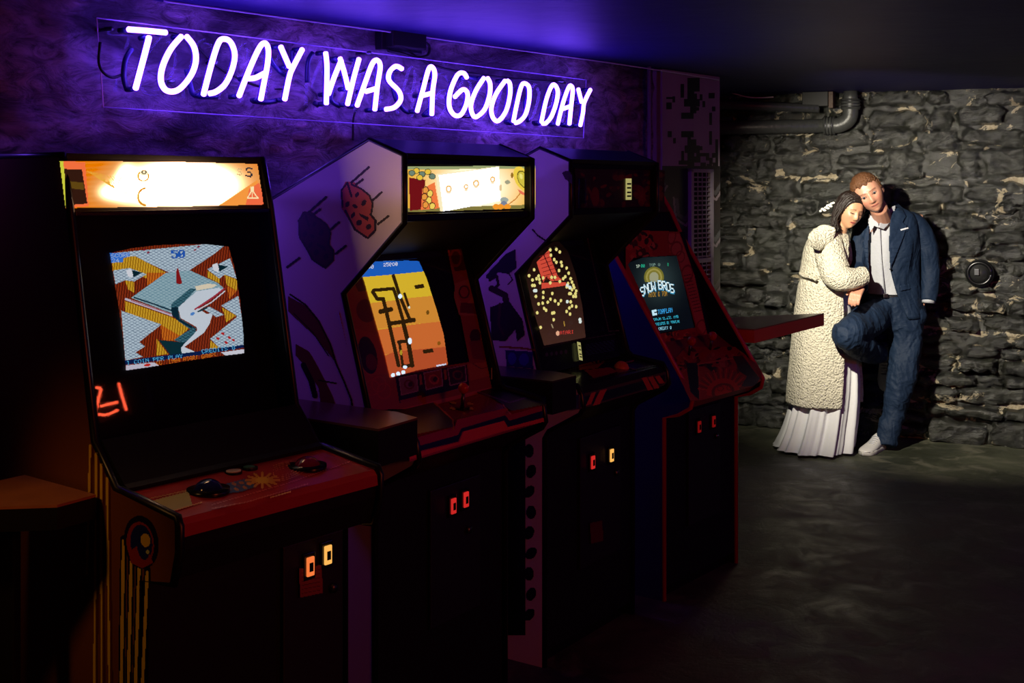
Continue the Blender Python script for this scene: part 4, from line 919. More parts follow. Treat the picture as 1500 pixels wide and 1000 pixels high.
fc4a = fplane(M4, (-.10, .90), (.10, 1.02), .003)
def ctl4(cv):
    g = grid_fn(800, 480, 4.6875); P = lambda pts, c: cv.poly(g(*pts), c); rs = np.random.RandomState(9)
    M = cv.inside(g((865, 235), (960, 130), (1340, 130), (1470, 350), (1480, 360), (1420, 400), (1050, 500), (990, 500))); cv.put(M, (170, 34, 26))
    for k in range(70): cv.ell(985 + rs.rand() * 110, 508 + rs.rand() * 38, 2 + rs.rand() * 5, 1 + rs.rand() * 3, [(44, 30, 26), (150, 50, 36), (190, 96, 60), (90, 20, 20)][k % 4], rs.rand() * 180, M)
    cv.poly(g((960, 240), (1040, 240), (1055, 500), (990, 440)), (26, 40, 36), M); cv.poly(g((1280, 195), (1350, 190), (1460, 340), (1420, 360), (1330, 300)), (26, 40, 36), M)
    cv.line(g((1040, 250), (1280, 210)), 1.8, (200, 100, 60), M); cv.line(g((1045, 250), (1055, 490)), 1.2, (200, 100, 60), M)
    c = g((1215, 440))[0]
    for k in range(22):
        a = PI + .15 + k * .13; cv.line([(c[0] + 17 * math.cos(a) * 1.3, c[1] + 17 * math.sin(a)), (c[0] + 31 * math.cos(a) * 1.2, c[1] + 31 * math.sin(a) * 1.1)], 1.6, (110, 50, 40) if k % 2 else (220, 60, 36), M)
    cv.ell(*c, 24, 20, (214, 40, 28), -8, M & (cv.Y < 579)); cv.ell(*c, 17, 13, (120, 14, 18), -8, M, .25); cv.ell(c[0] - 4, c[1] - 5, 5, 4, (150, 20, 24), 0, M, .3); cv.ell(c[0] + 9, c[1] - 6, 4, 4, (150, 20, 24), 0, M, .3)
    cv.poly(g((1380, 330), (1470, 340), (1440, 400), (1340, 400)), (24, 22, 60), M)
raster('panel_artwork', fc4a, 982, 505, 1120, 590, .9, ctl4, PRINT)
p = fc4a.pt(1040, 517); 
for (px, py) in ((1040, 512), (1009, 520)):
    p = fc4a.pt(px, py); obj('joystick_shaft', cyl(new(), p, p + Vector((0, -.01, .05)), .006), METAL, cp4, True); obj('joystick_knob', ball(new(), (p.x, p.y - .012, p.z + .06), .02), JR, cp4, True)
obj('front_panel', box(new(), .018, W4 - .018, .004, .022, .05, .77), BLACK, M4)
obj('kick_plate', box(new(), .018, W4 - .018, .03, .05, .0, .1), BLACKG, M4)
d4 = door(M4, .20, .48, .26, .74, .004, [(.272, .665, 3), (.40, .668, 3)], (.435, .60))
# ------------------------------------------------------------------ small shelves between the cabinets
WOOD = mat('orange_brown_wood', (.40, .16, .05), .35, var=.35, bscale=14); WOOD2 = mat('dark_table_wood', (.26, .12, .05), .28, var=.4, bscale=12); REDEDGE = mat('red_table_edge', (.75, .11, .04), .4)
def shelf(name, label, pts, z, t, m_top, m_edge, legs):
    cx = sum(p[0] for p in pts) / len(pts); cy = sum(p[1] for p in pts) / len(pts)
    r = thing(name, label, 'side table', (cx, cy, 0), 0, 'small tables beside the arcade cabinets'); L = [(p[0] - cx, p[1] - cy) for p in pts]
    bm = new(); a = [bm.verts.new((x, y, z)) for x, y in L]; b = [bm.verts.new((x, y, z - .006)) for x, y in L]; n = len(L); bm.faces.new(a); bm.faces.new(b[::-1])
    for i in range(n): bm.faces.new((a[i], b[i], b[(i + 1) % n], a[(i + 1) % n]))
    obj('tabletop', bm, m_top, r)
    bm = new(); a = [bm.verts.new((x, y, z - .006)) for x, y in L]; b = [bm.verts.new((x, y, z - t)) for x, y in L]; bm.faces.new(a); bm.faces.new(b[::-1])
    for i in range(n): bm.faces.new((a[i], b[i], b[(i + 1) % n], a[(i + 1) % n]))
    obj('edge_band', bm, m_edge, r)
    for (lx, ly) in legs:
        obj('leg', box(new(), lx - cx - .02, lx - cx + .02, ly - cy - .02, ly - cy + .02, 0, z - t, .004), BLACK, r)
    return r
def flat(px, py, z): Y = (CAM_H - z) * F_PX / (py - HOR); return ((px - 750) / F_PX * Y, Y)
def local(m, pts): return [tuple((m.matrix_world @ Vector((x, y, 0)))[:2]) for x, y in pts]
bpy.context.view_layer.update()
shelf('side_table', 'orange-brown wooden side table left of the nearest cabinet', local(M1, [(-.016, .17), (-.016, .47), (-.42, .44), (-.12, .155)][::-1]), .985, .055, WOOD, BLACK, local(M1, [(-.14, .32)]))
shelf('side_table', 'small dark reddish side table between the nearest and second cabinets', local(M2, [(-.05, -.20), (-.23, -.213), (-.215, .30), (-.014, .30), (-.014, -.10)][::-1]), 1.05, .10, mat('dark_red_wood', (.13, .05, .04), .3, var=.3, bscale=12), BLACK, local(M2, [(-.10, .2)]))
shelf('side_table', 'dark side table between the second and third cabinets', local(M3, [(-.05, -.165), (-.20, -.165), (-.20, .26), (-.014, .26), (-.014, -.06)][::-1]), 1.04, .11, mat('black_wood', (.03, .02, .02), .3), BLACK, local(M3, [(-.10, .2)]))
z = 1.04
shelf('bar_table', 'glossy brown wall table with red edge in front of the woman in the fleece coat', [flat(1207, 458.5, z), flat(1105, 482, z)] + local(M4, [(.668, .10), (.668, .50)]), z, .062, WOOD2, REDEDGE, local(M4, [(.74, .3)]))
# corner of another games table at the lower left
tb = thing('games_table', 'dark table with a greenish top at the lower left edge of the photo', 'table', (-1.25, 2.35, 0), .5)
obj('tabletop', box(new(), -.30, .14, -.14, .14, .80, .83, .006), mat('green_felt', (.04, .06, .03), .7), tb); obj('cabinet_body', box(new(), -.28, .12, -.12, .12, .0, .80, .01), BLACK, tb)
obj('red_card', box(new(), -.12, -.03, -.13, -.05, .831, .834), mat('pinkish_card', (.3, .1, .09), .6), tb); obj('button', cyl(new(), (.141, -.1, .79), (.155, -.1, .79), .008), JR, tb)

# ------------------------------------------------------------------ pipes under the ceiling at the back wall
PIPE = mat('grey_painted_pipe', (.045, .047, .045), .4, bump=.3, bscale=40, var=.3)
def onB(px, py, off): return hit(px, py, OB + NB * off, NB)
def aB(px, py, off): p = onB(px, py, off); return p
pm_ = thing('drain_pipe', 'thick grey drain pipe running along the stone wall and bending up into the ceiling', 'pipe', onB(1215, 188, .16))
T0 = Matrix.Translation(-pm_.location)
a = onB(1020, 186, .16); b = onB(1215, 186, .16); up = onB(1246, 160, .16); a.z = b.z = (a.z + b.z) / 2 + .0
el = smooth_path([b, b + UB * .07 + Vector((0, 0, .005)), b + UB * .13 + Vector((0, 0, .05)), Vector((up.x, up.y, b.z + .14))], 6)
def rel(P): return [p - pm_.location for p in P]
obj('pipe_run', tube(new(), rel([a - UB * .6, b]), .047, 20), PIPE, pm_, True)
obj('elbow', tube(new(), rel(el), .052, 20), PIPE, pm_, True)
e = el[-1]; obj('riser', tube(new(), rel([e, Vector((e.x, e.y, CEIL))]), .047, 20), PIPE, pm_, True)
for q, d in ((b, UB), (e, Vector((0, 0, 1)))):
    obj('coupling', tube(new(), rel([q - d * .035, q + d * .035]), .062, 20), PIPE, pm_, True)
    bm = new(); [tube(bm, rel([q + d * (s * .02) - UB * 0, q + d * (s * .02 + .004)]), .066, 20) for s in (-1, 0, 1)]; obj('clamp_band', bm, METAL, pm_, True)
up_ = thing('upper_pipe', 'second thinner dark pipe high above the drain pipe', 'pipe', onB(1120, 155, .2))
a = onB(1000, 150, .22); b = onB(1200, 150, .22)
obj('pipe_run', tube(new(), [a - up_.location - UB * .4 + Vector((0, 0, .02)), b - up_.location - Vector((0, 0, .04))], .030, 16), PIPE, up_, True)
br = onB(1203, 146, .2) - up_.location; M_ = Matrix.Rotation(math.atan2(UB.y, UB.x), 4, 'Z'); bm = box(new(), -.12, .05, -.04, .04, -.045, CEIL - onB(1203, 146, .2).z - .002, .004); bm.transform(Matrix.Translation(br) @ M_)
obj('hanger_bracket', bm, RUBBER, up_)
bm = new(); box(bm, .055, .085, -.05, .05, -.06, .05, .004); bm.transform(Matrix.Translation(br) @ M_); obj('hanger_plate', bm, mat('rusty_plate', (.07, .04, .025), .6, bump=.5), up_)
wp = [onB(1056, 133, .25), onB(1075, 137, .27), onB(1095, 142, .3), onB(1115, 143, .3), onB(1133, 142, .3)]
tag(obj('cable', tube(new(), smooth_path(wp, 5), .0045, 6), mat('white_cable', (.8, .75, .65), .35), None, True), 'thin white cable curving below the ceiling at the wall corner', 'cable')
rd = onB(1435, 400, .06); rn = thing('pipe_stub', 'round black capped pipe stub on the stone wall right of the man', 'pipe', rd, math.atan2(UB.y, UB.x))
obj('pipe', cyl(new(), (0, .12, 0), (0, -.03, 0), .088, 28), RUBBER, rn, True)
bm = new(); ringp = [(.07 * math.cos(t), -.032, .07 * math.sin(t)) for t in [2 * PI * k / 28 for k in range(29)]]; tube(bm, ringp, .012, 8); obj('rim', bm, BLACKG, rn, True)
obj('cap', cyl(new(), (0, -.03, 0), (0, -.036, 0), .05, 24), mat('cap_grey', (.02, .02, .02), .4), rn, True)
obj('handle', box(new(), -.03, .0, -.05, -.036, -.012, .03, .003), METAL, rn)

# red neon squiggle on the right-hand side of the room; its mirror image shows in the first cabinet's glass
bpy.context.view_layer.update()
gf_ = Frame(M1, (0, .205, 1.085), (0, -(1.245 - 1.085), (.232 - .205)), 0)
def mirror(px, py, X=3.2):
    q = M1.matrix_world @ gf_.pt(px, py); n = (M1.matrix_world.to_3x3() @ gf_.n).normalized(); d = ray(px, py); d = d - n * 2 * d.dot(n); return q + d * ((X - q.x) / d.x)
ns_ = thing('red_neon_sign', 'small red neon squiggle at the right of the room, mirrored in cabinet glass', 'neon sign', mirror(160, 598))
RN = mat('red_neon_glow', (.8, .1, .05), .3, emit=(1, .10, .04), es=30)
for s in ([(133, 568), (140, 567.5), (146.6, 570), (143, 586), (139.4, 604), (146, 607), (156, 607), (172, 600)], [(146, 595), (172, 588.5)], [(173, 561), (178, 580), (184.4, 601)]):
    bm = new(); tube(bm, [v - ns_.location for v in smooth_path([mirror(*p) for p in s], 4)], .006, 8); obj('tube', bm, RN, ns_, True)
bm = new(); cp_ = mirror(160, 598) - ns_.location; box(bm, cp_.x + .03, cp_.x + .045, cp_.y - .22, cp_.y + .22, cp_.z - .2, cp_.z + .2, .003); obj('back_board', bm, BLACKG, ns_)

# ------------------------------------------------------------------ people
def vcol_mat(name, rough=.5, sss=0, bump=0, bs=200):
    m = attr_mat(name, 0, rough); nt = m.node_tree; b = nt.nodes['Principled BSDF']
    if sss: b.inputs['Subsurface Weight'].default_value = sss; b.inputs['Subsurface Radius'].default_value = (.02, .008, .004); b.inputs['Subsurface Scale'].default_value = .4
    return m
SKIN = vcol_mat('skin', .45, .12)
def fleece_mat():
    m = mat('cream_curly_fleece', (.62, .58, .46), .9); nt = m.node_tree; b = nt.nodes['Principled BSDF']; K = nt.links.new
    tc = nt.nodes.new('ShaderNodeTexCoord'); v = nt.nodes.new('ShaderNodeTexVoronoi'); v.inputs['Scale'].default_value = 95; v.feature = 'SMOOTH_F1'
    n = nt.nodes.new('ShaderNodeTexNoise'); n.inputs['Scale'].default_value = 60; n.inputs['Detail'].default_value = 5; n.inputs['Distortion'].default_value = 1.5
    K(tc.outputs['Object'], v.inputs['Vector']); K(tc.outputs['Object'], n.inputs['Vector'])
    a = nt.nodes.new('ShaderNodeMath'); a.operation = 'SUBTRACT'; K(n.outputs[0], a.inputs[0]); K(v.outputs['Distance'], a.inputs[1])
    bp = nt.nodes.new('ShaderNodeBump'); bp.inputs['Strength'].default_value = 1; bp.inputs['Distance'].default_value = .014; K(a.outputs[0], bp.inputs['Height']); K(bp.outputs[0], b.inputs['Normal'])
    return m
FLEECE = fleece_mat()
def suit(name, col):
    m = mat(name, col, .7, spec=.25); nt = m.node_tree; b = nt.nodes['Principled BSDF']; tc = nt.nodes.new('ShaderNodeTexCoord'); prev = None
    for sc, st, ds, sx in ((5, .55, .05, (1.6, 1.6, .8)), (16, .35, .015, (1, 1, 1.5)), (300, .2, .003, (1, 1, 1))):
        mp = nt.nodes.new('ShaderNodeMapping'); mp.inputs['Scale'].default_value = sx; mp.inputs['Rotation'].default_value = (0, .6, 0); nt.links.new(tc.outputs['Object'], mp.inputs[0])
        nz = nt.nodes.new('ShaderNodeTexNoise'); nz.inputs['Scale'].default_value = sc; nz.inputs['Detail'].default_value = 2; nz.inputs['Distortion'].default_value = 1.2; nt.links.new(mp.outputs[0], nz.inputs['Vector'])
        bp = nt.nodes.new('ShaderNodeBump'); bp.inputs['Strength'].default_value = st; bp.inputs['Distance'].default_value = ds; nt.links.new(nz.outputs[0], bp.inputs['Height'])
        if prev: nt.links.new(prev.outputs[0], bp.inputs['Normal'])
        prev = bp
    nt.links.new(prev.outputs[0], b.inputs['Normal']); return m
SUIT = suit('navy_suit_cloth', (.006, .016, .040)); LAPEL = suit('navy_lapel_cloth', (.009, .021, .050))
SHIRT = mat('white_shirt_cloth', (.40, .41, .45), .7, bump=.25, bscale=60); DRESS = mat('white_chiffon', (.66, .66, .68), .7, bump=.15, bscale=50)
SHOE = mat('white_leather', (.62, .60, .58), .4, bump=.15, bscale=120); SOLE = mat('white_rubber', (.55, .53, .50), .5); LEATH = mat('black_leather', (.012, .012, .014), .3); SILVER = mat('silver_buckle', (.8, .8, .8), .2, 1)

def sstep(a, b, x): t = min(1, max(0, (x - a) / (b - a))); return t * t * (3 - 2 * t)
def head_point(x, y, z, woman=False, off=0):
    X, Y, Z = x * .076, y * .098, z * .118
    if z < 0:
        X *= 1 - (.34 if woman else .25) * (-z) ** 1.6
        if y > 0: Y *= 1 - .5 * (-z) ** 1.2
        else: Y *= 1 - .10 * (-z) ** 2
    else: X *= 1 + .30 * z * z * (1 - .55 * z); Y *= 1 + .22 * z * z; Z *= 1 - .03 * z
    if y < 0: Y *= 1 - .10 * (1 - abs(x)) * (z > -.6)
    fw = sstep(.15, .6, -y)
    g = lambda cx, cz, sx, sz: math.exp(-((X - cx) / sx) ** 2 - ((Z - cz) / sz) ** 2)
    d = 0
    ns = .85 if woman else 1.0
    nz = sstep(.028, -.030, Z) * (Z > -.046) * (1 - sstep(-.036, -.046, Z))
    d += (.004 + .020 * nz * ns) * math.exp(-(X / (.0085 + .006 * nz)) ** 2) * (-.05 < Z < .03)
    for s in (-1, 1):
        d -= .010 * g(s * .031, .004, .016, .011); d += .005 * g(s * .028, .026, .020, .007); d += .005 * g(s * .042, -.025, .020, .020)
        d += .004 * g(s * .011, -.040, .006, .005)
        if woman: d += .006 * g(s * .031, .002, .012, .006)
    d += .008 * g(0, -.062, .024, .011); d -= .005 * g(0, -.063, .020, .0028); d += .011 * g(0, -.100, .022, .013); d -= .004 * g(0, -.078, .02, .006)
    Y -= d * fw
    v = Vector((X, Y, Z))
    return v + v.normalized() * off
def head_color(p, woman):             # p in head space
    X, Y, Z = p
    base = np.array((.56, .30, .17)) if woman else np.array((.54, .26, .17))
    if Y < -.02:
        for s in (-1, 1):
            k = math.exp(-((X - s * .043) / .02) ** 2 - ((Z + .03) / .022) ** 2); base = base * (1 - .35 * k) + np.array((.66, .20, .15)) * .35 * k
            bx = (X - s * .031); bz = Z - .024 - .10 * abs(bx) * (-1)
            if abs(bx) < .019 and abs(Z - (.026 - 6 * bx * bx)) < .0036: base = base * .42
            if woman and abs(bx) < .015 and abs(Z - (-.002 + 10 * bx * bx)) < .0030: base = np.array((.03, .015, .012))
            if not woman and abs(bx) < .016 and abs(Z - .004) < .007 - abs(bx) * .25: base = base * .45
        if abs(X) < .024 and abs(Z + .062) < .0085 * (1 - (X / .026) ** 2): base = np.array((.52, .12, .10)) if woman else np.array((.50, .18, .14))
        if abs(X) < .022 and abs(Z + .0625 - 6 * X * X) < .0022: base = base * .3
        for s in (-1, 1):
            if (X - s * .0075) ** 2 + ((Z + .046) * 1.3) ** 2 < .0032 ** 2: base = base * .35
        if not woman and Z < -.045: base = base * .93
    return base
def add_grid(bm, rows, closed=True, cap=True):
    V = [[bm.verts.new(p) for p in r] for r in rows]; n = len(rows[0])
    for A, B in zip(V, V[1:]):
        for k in range(n if closed else n - 1): bm.faces.new((A[k], A[(k + 1) % n], B[(k + 1) % n], B[k]))
    if cap and closed: bm.faces.new(V[0][::-1]); bm.faces.new(V[-1])
    return V
def add_head(bm, M, woman, nu=96, nv=64):
    rows = []
    for j in range(1, nv):
        ph = PI * j / nv; rows.append([M @ head_point(math.sin(ph) * math.cos(t), math.sin(ph) * math.sin(t), math.cos(ph), woman) for t in [2 * PI * i / nu for i in range(nu)]])
    add_grid(bm, rows)
    for s in (-1, 1):
        q = bmesh.ops.create_uvsphere(bm, u_segments=14, v_segments=10, radius=1)
        for v in q['verts']:
            c = v.co.copy(); v.co = M @ Vector((s * (.076 + .006 * c.x * s + .010 * max(0, c.y)), .008 + .017 * c.y, -.008 + .031 * c.z))
def limb(bm, pts, n=14):              # pts: (Vector, rx[, ry])
    P = [Vector(p[0]) for p in pts]; tube(bm, P, [p[1] for p in pts], n)
def hand(bm, w, d, nrm, curl=.5, L=.18, side=1):
    d = Vector(d).normalized(); nrm = Vector(nrm); nrm = (nrm - d * nrm.dot(d)).normalized(); s = d.cross(nrm) * side
    def seg(P, r): tube(bm, P, r, 8)
    for o in (-.026, -.009, .009, .026): seg([w + s * o * .7 - d * .02, w + s * o + d * L * .5], [.015, .0125])
    for o, l in ((-.028, .8), (-.0095, .95), (.0095, 1.0), (.028, .9)):
        b = w + s * o + d * L * .48; a = curl; p1 = b + (d * math.cos(a) + nrm * math.sin(a)) * L * .24 * l; a += curl; p2 = p1 + (d * math.cos(a) + nrm * math.sin(a)) * L * .15 * l; a += curl * .8; p3 = p2 + (d * math.cos(a) + nrm * math.sin(a)) * L * .12 * l
        seg([b, p1, p2, p3], [.0098, .009, .0082, .0068])
    b = w + s * .026 + d * L * .12; p1 = b + (s * .75 + d * .65 + nrm * .2).normalized() * L * .22; p2 = p1 + (d * .9 + s * .2 + nrm * .35).normalized() * L * .19
    seg([b, p1, p2], [.014, .0105, .008])
def body_mesh(name, bm, Mh, woman, root, voxel=.0042):
    me = bpy.data.meshes.new(name); bm.to_mesh(me); bm.free(); o = bpy.data.objects.new(name, me); C.objects.link(o)
    md = o.modifiers.new('r', 'REMESH'); md.mode = 'VOXEL'; md.voxel_size = voxel; md.use_smooth_shade = True
    sm = o.modifiers.new('s', 'SMOOTH'); sm.factor = .5; sm.iterations = 2
    dg = bpy.context.evaluated_depsgraph_get(); me2 = bpy.data.meshes.new_from_object(o.evaluated_get(dg)); me2.name = name
    bpy.data.objects.remove(o); inv = Mh.inverted(); n = len(me2.vertices)
    co = np.empty(n * 3, np.float32); me2.vertices.foreach_get('co', co); co = co.reshape(-1, 3)
    hc = co @ np.array(inv.to_3x3()).T + np.array(inv.translation)
    colr = np.ones((n, 4), np.float32); colr[:, :3] = (.56, .30, .17) if woman else (.54, .26, .17)
    near = np.where((np.abs(hc) < .14).all(1))[0]
    for i in near: colr[i, :3] = head_color(hc[i], woman)
    ca = me2.color_attributes.new('Col', 'FLOAT_COLOR', 'POINT'); ca.data.foreach_set('color', colr.ravel())
    me2.polygons.foreach_set('use_smooth', [True] * len(me2.polygons)); me2.materials.clear()
    return link(name, me2, SKIN, root)
def rel_to(root): return Matrix.Translation(-root.location)
def cloth(name, bm, m, root, wr=0, f=9, smooth=True, sub=0, seed=0):
    if wr:
        bm.normal_update()
        for v in bm.verts:
            c = v.co; q = ridge(c.x * f + seed, c.z * f * .8 + c.x * f * .4, c.y * f * .5, 3); v.co = c + v.normal * wr * (q - .2)
    bm.transform(rel_to(root)); return obj(name, bm, m, root, smooth)
def ell_rows(spec, n=48, t0=0, t1=2 * PI, fold=None, sq=2.0):   # spec rows: (py, x_left_px, x_right_px, Yc, b[, dz])
    rows = []
    for k, sp in enumerate(spec):
        py, xl, xr, Yc, b = sp[:5]; A = at(xl, py, Yc); B = at(xr, py, Yc); cx = (A.x + B.x) / 2; a = (B.x - A.x) / 2; r = []
        closed = abs(t1 - t0 - 2 * PI) < 1e-6
        for i in range(n if closed else n + 1):
            T0, T1 = (t0(py), t1(py)) if callable(t0) else (t0, t1)
            t = T0 + (T1 - T0) * i / n; c, s = math.cos(t), math.sin(t)
            f = fold(py, t) if fold else 0
            cc = abs(c) ** (2 / sq) * (1 if c > 0 else -1); ss = abs(s) ** (2 / sq) * (1 if s > 0 else -1)
            r.append(Vector((cx + (a + f) * cc, Yc + (b + f) * ss, A.z)))
        rows.append(r)
    return rows
def interp(spec, k=4):                # smooth vertical refinement of row specifications
    out = []; S = [np.array(s, float) for s in spec]
    for i in range(len(S) - 1):
        p0 = S[max(0, i - 1)]; p1 = S[i]; p2 = S[i + 1]; p3 = S[min(len(S) - 1, i + 2)]
        for j in range(k):
            t = j / k; out.append(tuple(.5 * (2 * p1 + (p2 - p0) * t + (2 * p0 - 5 * p1 + 4 * p2 - p3) * t * t + (3 * p1 - p0 - 3 * p2 + p3) * t ** 3)))
    out.append(tuple(S[-1])); return out
def tubepx(pts, k=5):                 # pts: (px,py,Y,r) -> smoothed centres and radii
    P = smooth_path([Vector((*at(a, b, Y), )).to_4d() * 1 if False else Vector((*at(a, b, Y), r)) for a, b, Y, r in pts], k)
    return [Vector(p[:3]) for p in P], [p[3] for p in P]
def patch(name, pts, Yf, m, root, step=1.0, th=.004):
    xs = [p[0] for p in pts]; ys = [p[1] for p in pts]; nx = max(2, int((max(xs) - min(xs)) / step)); ny = max(2, int((max(ys) - min(ys)) / step))
    gx = np.linspace(min(xs), max(xs), nx + 1); gy = np.linspace(min(ys), max(ys), ny + 1); X, Y = np.meshgrid((gx[:-1] + gx[1:]) / 2, (gy[:-1] + gy[1:]) / 2)
    cv = Canvas(X, Y); M = cv.inside(pts); bm = new(); V = {}
    def vert(i, j):
        if (i, j) not in V: V[(i, j)] = bm.verts.new(at(gx[i], gy[j], Yf(gx[i], gy[j])))
        return V[(i, j)]
    for j in range(ny):
        for i in range(nx):
            if M[j, i]: bm.faces.new((vert(i, j), vert(i + 1, j), vert(i + 1, j + 1), vert(i, j + 1)))
    bmesh.ops.smooth_vert(bm, verts=[v for v in bm.verts if v.is_boundary], factor=.4, use_axis_x=True, use_axis_y=True, use_axis_z=True)
    bmesh.ops.solidify(bm, geom=bm.faces[:], thickness=th); bm.transform(rel_to(root)); return obj(name, bm, m, root, True)
def head_matrix(px, py, Y, up, yaw, pitch, scale=1):
    roll = math.atan2(up[0], up[1])
    return Matrix.Translation(at(px, py, Y)) @ Matrix.Rotation(roll, 4, 'Y') @ Matrix.Rotation(yaw, 4, 'Z') @ Matrix.Rotation(pitch, 4, 'X') @ Matrix.Scale(scale, 4)

# ---- the man
man = thing('person', 'man in navy suit and white shirt leaning on the stone wall, one knee raised', 'person', (2.33, 7.86, 0))
MH = head_matrix(1272.5, 283, 7.655, (-.50, .86), R(-16), R(3), 1.10)
bm = new(); add_head(bm, MH, False)
nk = [MH @ Vector((0, .02, -.05)), MH @ Vector((.005, .035, -.11)), at(1296, 330, 7.87)]
limb(bm, [(nk[0], .055), (nk[1], .056), (nk[2], .066)]); 
limb(bm, [(at(1296, 322, 7.88), .07), (at(1298, 350, 7.90), .12), (at(1299, 400, 7.93), .12), (at(1302, 440, 7.93), .12), (at(1304, 458, 7.92), .10)])
Pl = [at(1343, 322, 7.90), at(1360, 385, 7.93), at(1352, 434, 7.88)]
limb(bm, [(at(1300, 325, 7.9), .06), (Pl[0], .05), (Pl[1], .042), (Pl[2], .030)]); hand(bm, Pl[2], (-.55, .05, -1), (-.5, -.6, 0), .2, .13)
Pr = [at(1266, 338, 7.86), at(1257, 392, 7.84), at(1258, 424, 7.56)]
limb(bm, [(at(1294, 325, 7.9), .06), (Pr[0], .05), (Pr[1], .042), (Pr[2], .028)]); hand(bm, Pr[2], (-.45, -.70, -.38), (-.2, -.1, -.9), .55, .15, side=-1)
limb(bm, [(at(1318, 455, 7.9), .08), (at(1320, 552, 7.82), .05), (at(1301, 634, 7.82), .036), (at(1300, 648, 7.83), .035)])
limb(bm, [(at(1294, 458, 7.9), .08), (at(1242, 489, 7.50), .055), (at(1286, 520, 7.84), .036)])
body_mesh('body', bm, MH, False, man).matrix_parent_inverse = Matrix.Translation(-man.location)
# short fair hair
HAIRM = mat('fair_brown_hair', (.125, .050, .018), .45, bump=.9, bscale=160, var=.5)
bm = new(); rows = []; nu, nv = 72, 30
random.seed(3)
for j in range(nv + 1):
    ph = .02 + (PI * .60) * j / nv; r = []
    for i in range(nu):
        t = 2 * PI * i / nu; x, y, z = math.sin(ph) * math.cos(t), math.sin(ph) * math.sin(t), math.cos(ph)
        zl = .50 if y < -.55 else (.50 - .62 * sstep(-.55, -.15, y) - .25 * sstep(.1, .6, y))    # hairline height
        zl += .05 * math.sin(t * 11 + 1) * (y < -.2); k = sstep(zl - .02, zl + .13, z); h = k * (.006 + .005 * max(0, z) + .003 * max(0, -y)) + .006 * fbm(t * 9, ph * 14, 1, 3) * k - (1 - k) * .012
        r.append(MH @ head_point(x, y, z, False, h))
    rows.append(r)
add_grid(bm, rows, True, False); bm.transform(rel_to(man)); o = obj('hair', bm, HAIRM, man, True); hair_ = o
random.seed(8); bm = new()
for k in range(420):
    t = random.uniform(0, 2 * PI); ph = math.acos(random.uniform(.12, 1)); x, y, z = math.sin(ph) * math.cos(t), math.sin(ph) * math.sin(t), math.cos(ph)
    zl = .52 if y < -.55 else (.52 - .62 * sstep(-.55, -.15, y) - .25 * sstep(.1, .6, y))
    if z < zl + .04: continue
    dx, dy, dz = random.uniform(-.1, .1), random.uniform(-.02, .16), random.uniform(-.02, .05)
    def q(s, h): n_ = Vector((x + dx * s, y + dy * s, z + dz * s)).normalized(); return MH @ head_point(n_.x, n_.y, n_.z, False, h)
    tube(bm, [q(0, .004), q(.5, .010), q(1, .013 + .003 * random.random())], [.0034, .0030, .0008], 5)
bm.transform(rel_to(man)); tf_ = obj('hair_tufts', bm, HAIRM, hair_, True); tf_['kind'] = 'stuff'
for s in (-1, 1):
    e = MH @ Vector((s * .031, -.0735, .004)); bm = ball(new(), e, .0118, u=14, v=10); bm.transform(rel_to(man)); eo = obj('eye', bm, mat('eye_white', (.26, .22, .20), .25), man, True)
    q = MH @ Vector((s * .031 - .001, -.0825, .0035)); bm = ball(new(), q, .0072, u=10, v=8); bm.transform(rel_to(man)); obj('iris', bm, mat('dark_iris', (.012, .016, .022), .1), eo, True)
# shirt
sp = interp([(322, 1281, 1311, 7.865, .075), (330, 1270, 1324, 7.88, .10), (350, 1264, 1334, 7.90, .125), (380, 1265, 1334, 7.91, .125), (410, 1267, 1334, 7.92, .125), (432, 1270, 1334, 7.92, .125)])
bm = new(); add_grid(bm, ell_rows(sp, 60, fold=lambda py, t: .003 * math.sin(9 * t + py * .05))); cloth('shirt', bm, SHIRT, man, .005, 12)
for pts in ([(1273, 313), (1279, 319), (1287, 327), (1287, 334), (1281, 331), (1275, 340), (1272, 326)], [(1288, 327), (1298, 317), (1305, 303), (1311, 301), (1310, 314), (1303, 326), (1294, 336), (1287, 333)]):
    patch('collar', pts, lambda x, y: 7.745 - .0006 * (y - 312) * (y > 312) + .0016 * abs(x - 1288), SHIRT, man, .8, .006)
bm = new(); tube(bm, [at(1288.5, 334, 7.775), at(1291, 380, 7.783), at(1296, 428, 7.792)], .0035, 6); bm.transform(rel_to(man)); obj('button_placket', bm, SHIRT, man, True)
# belt
sp = [(429, 1269, 1337, 7.92, .130), (432, 1268.5, 1337.5, 7.92, .133), (436.5, 1268, 1338, 7.92, .133), (438, 1269, 1337, 7.92, .130)]
bm = new(); add_grid(bm, ell_rows(sp, 48)); bt = cloth('belt', bm, LEATH, man); b_ = at(1297.5, 433, 7.778); bm = box(new(), b_.x - .016, b_.x + .016, b_.y - .006, b_.y + .006, b_.z - .013, b_.z + .013, .003); bm.transform(rel_to(man)); obj('buckle', bm, SILVER, bt)
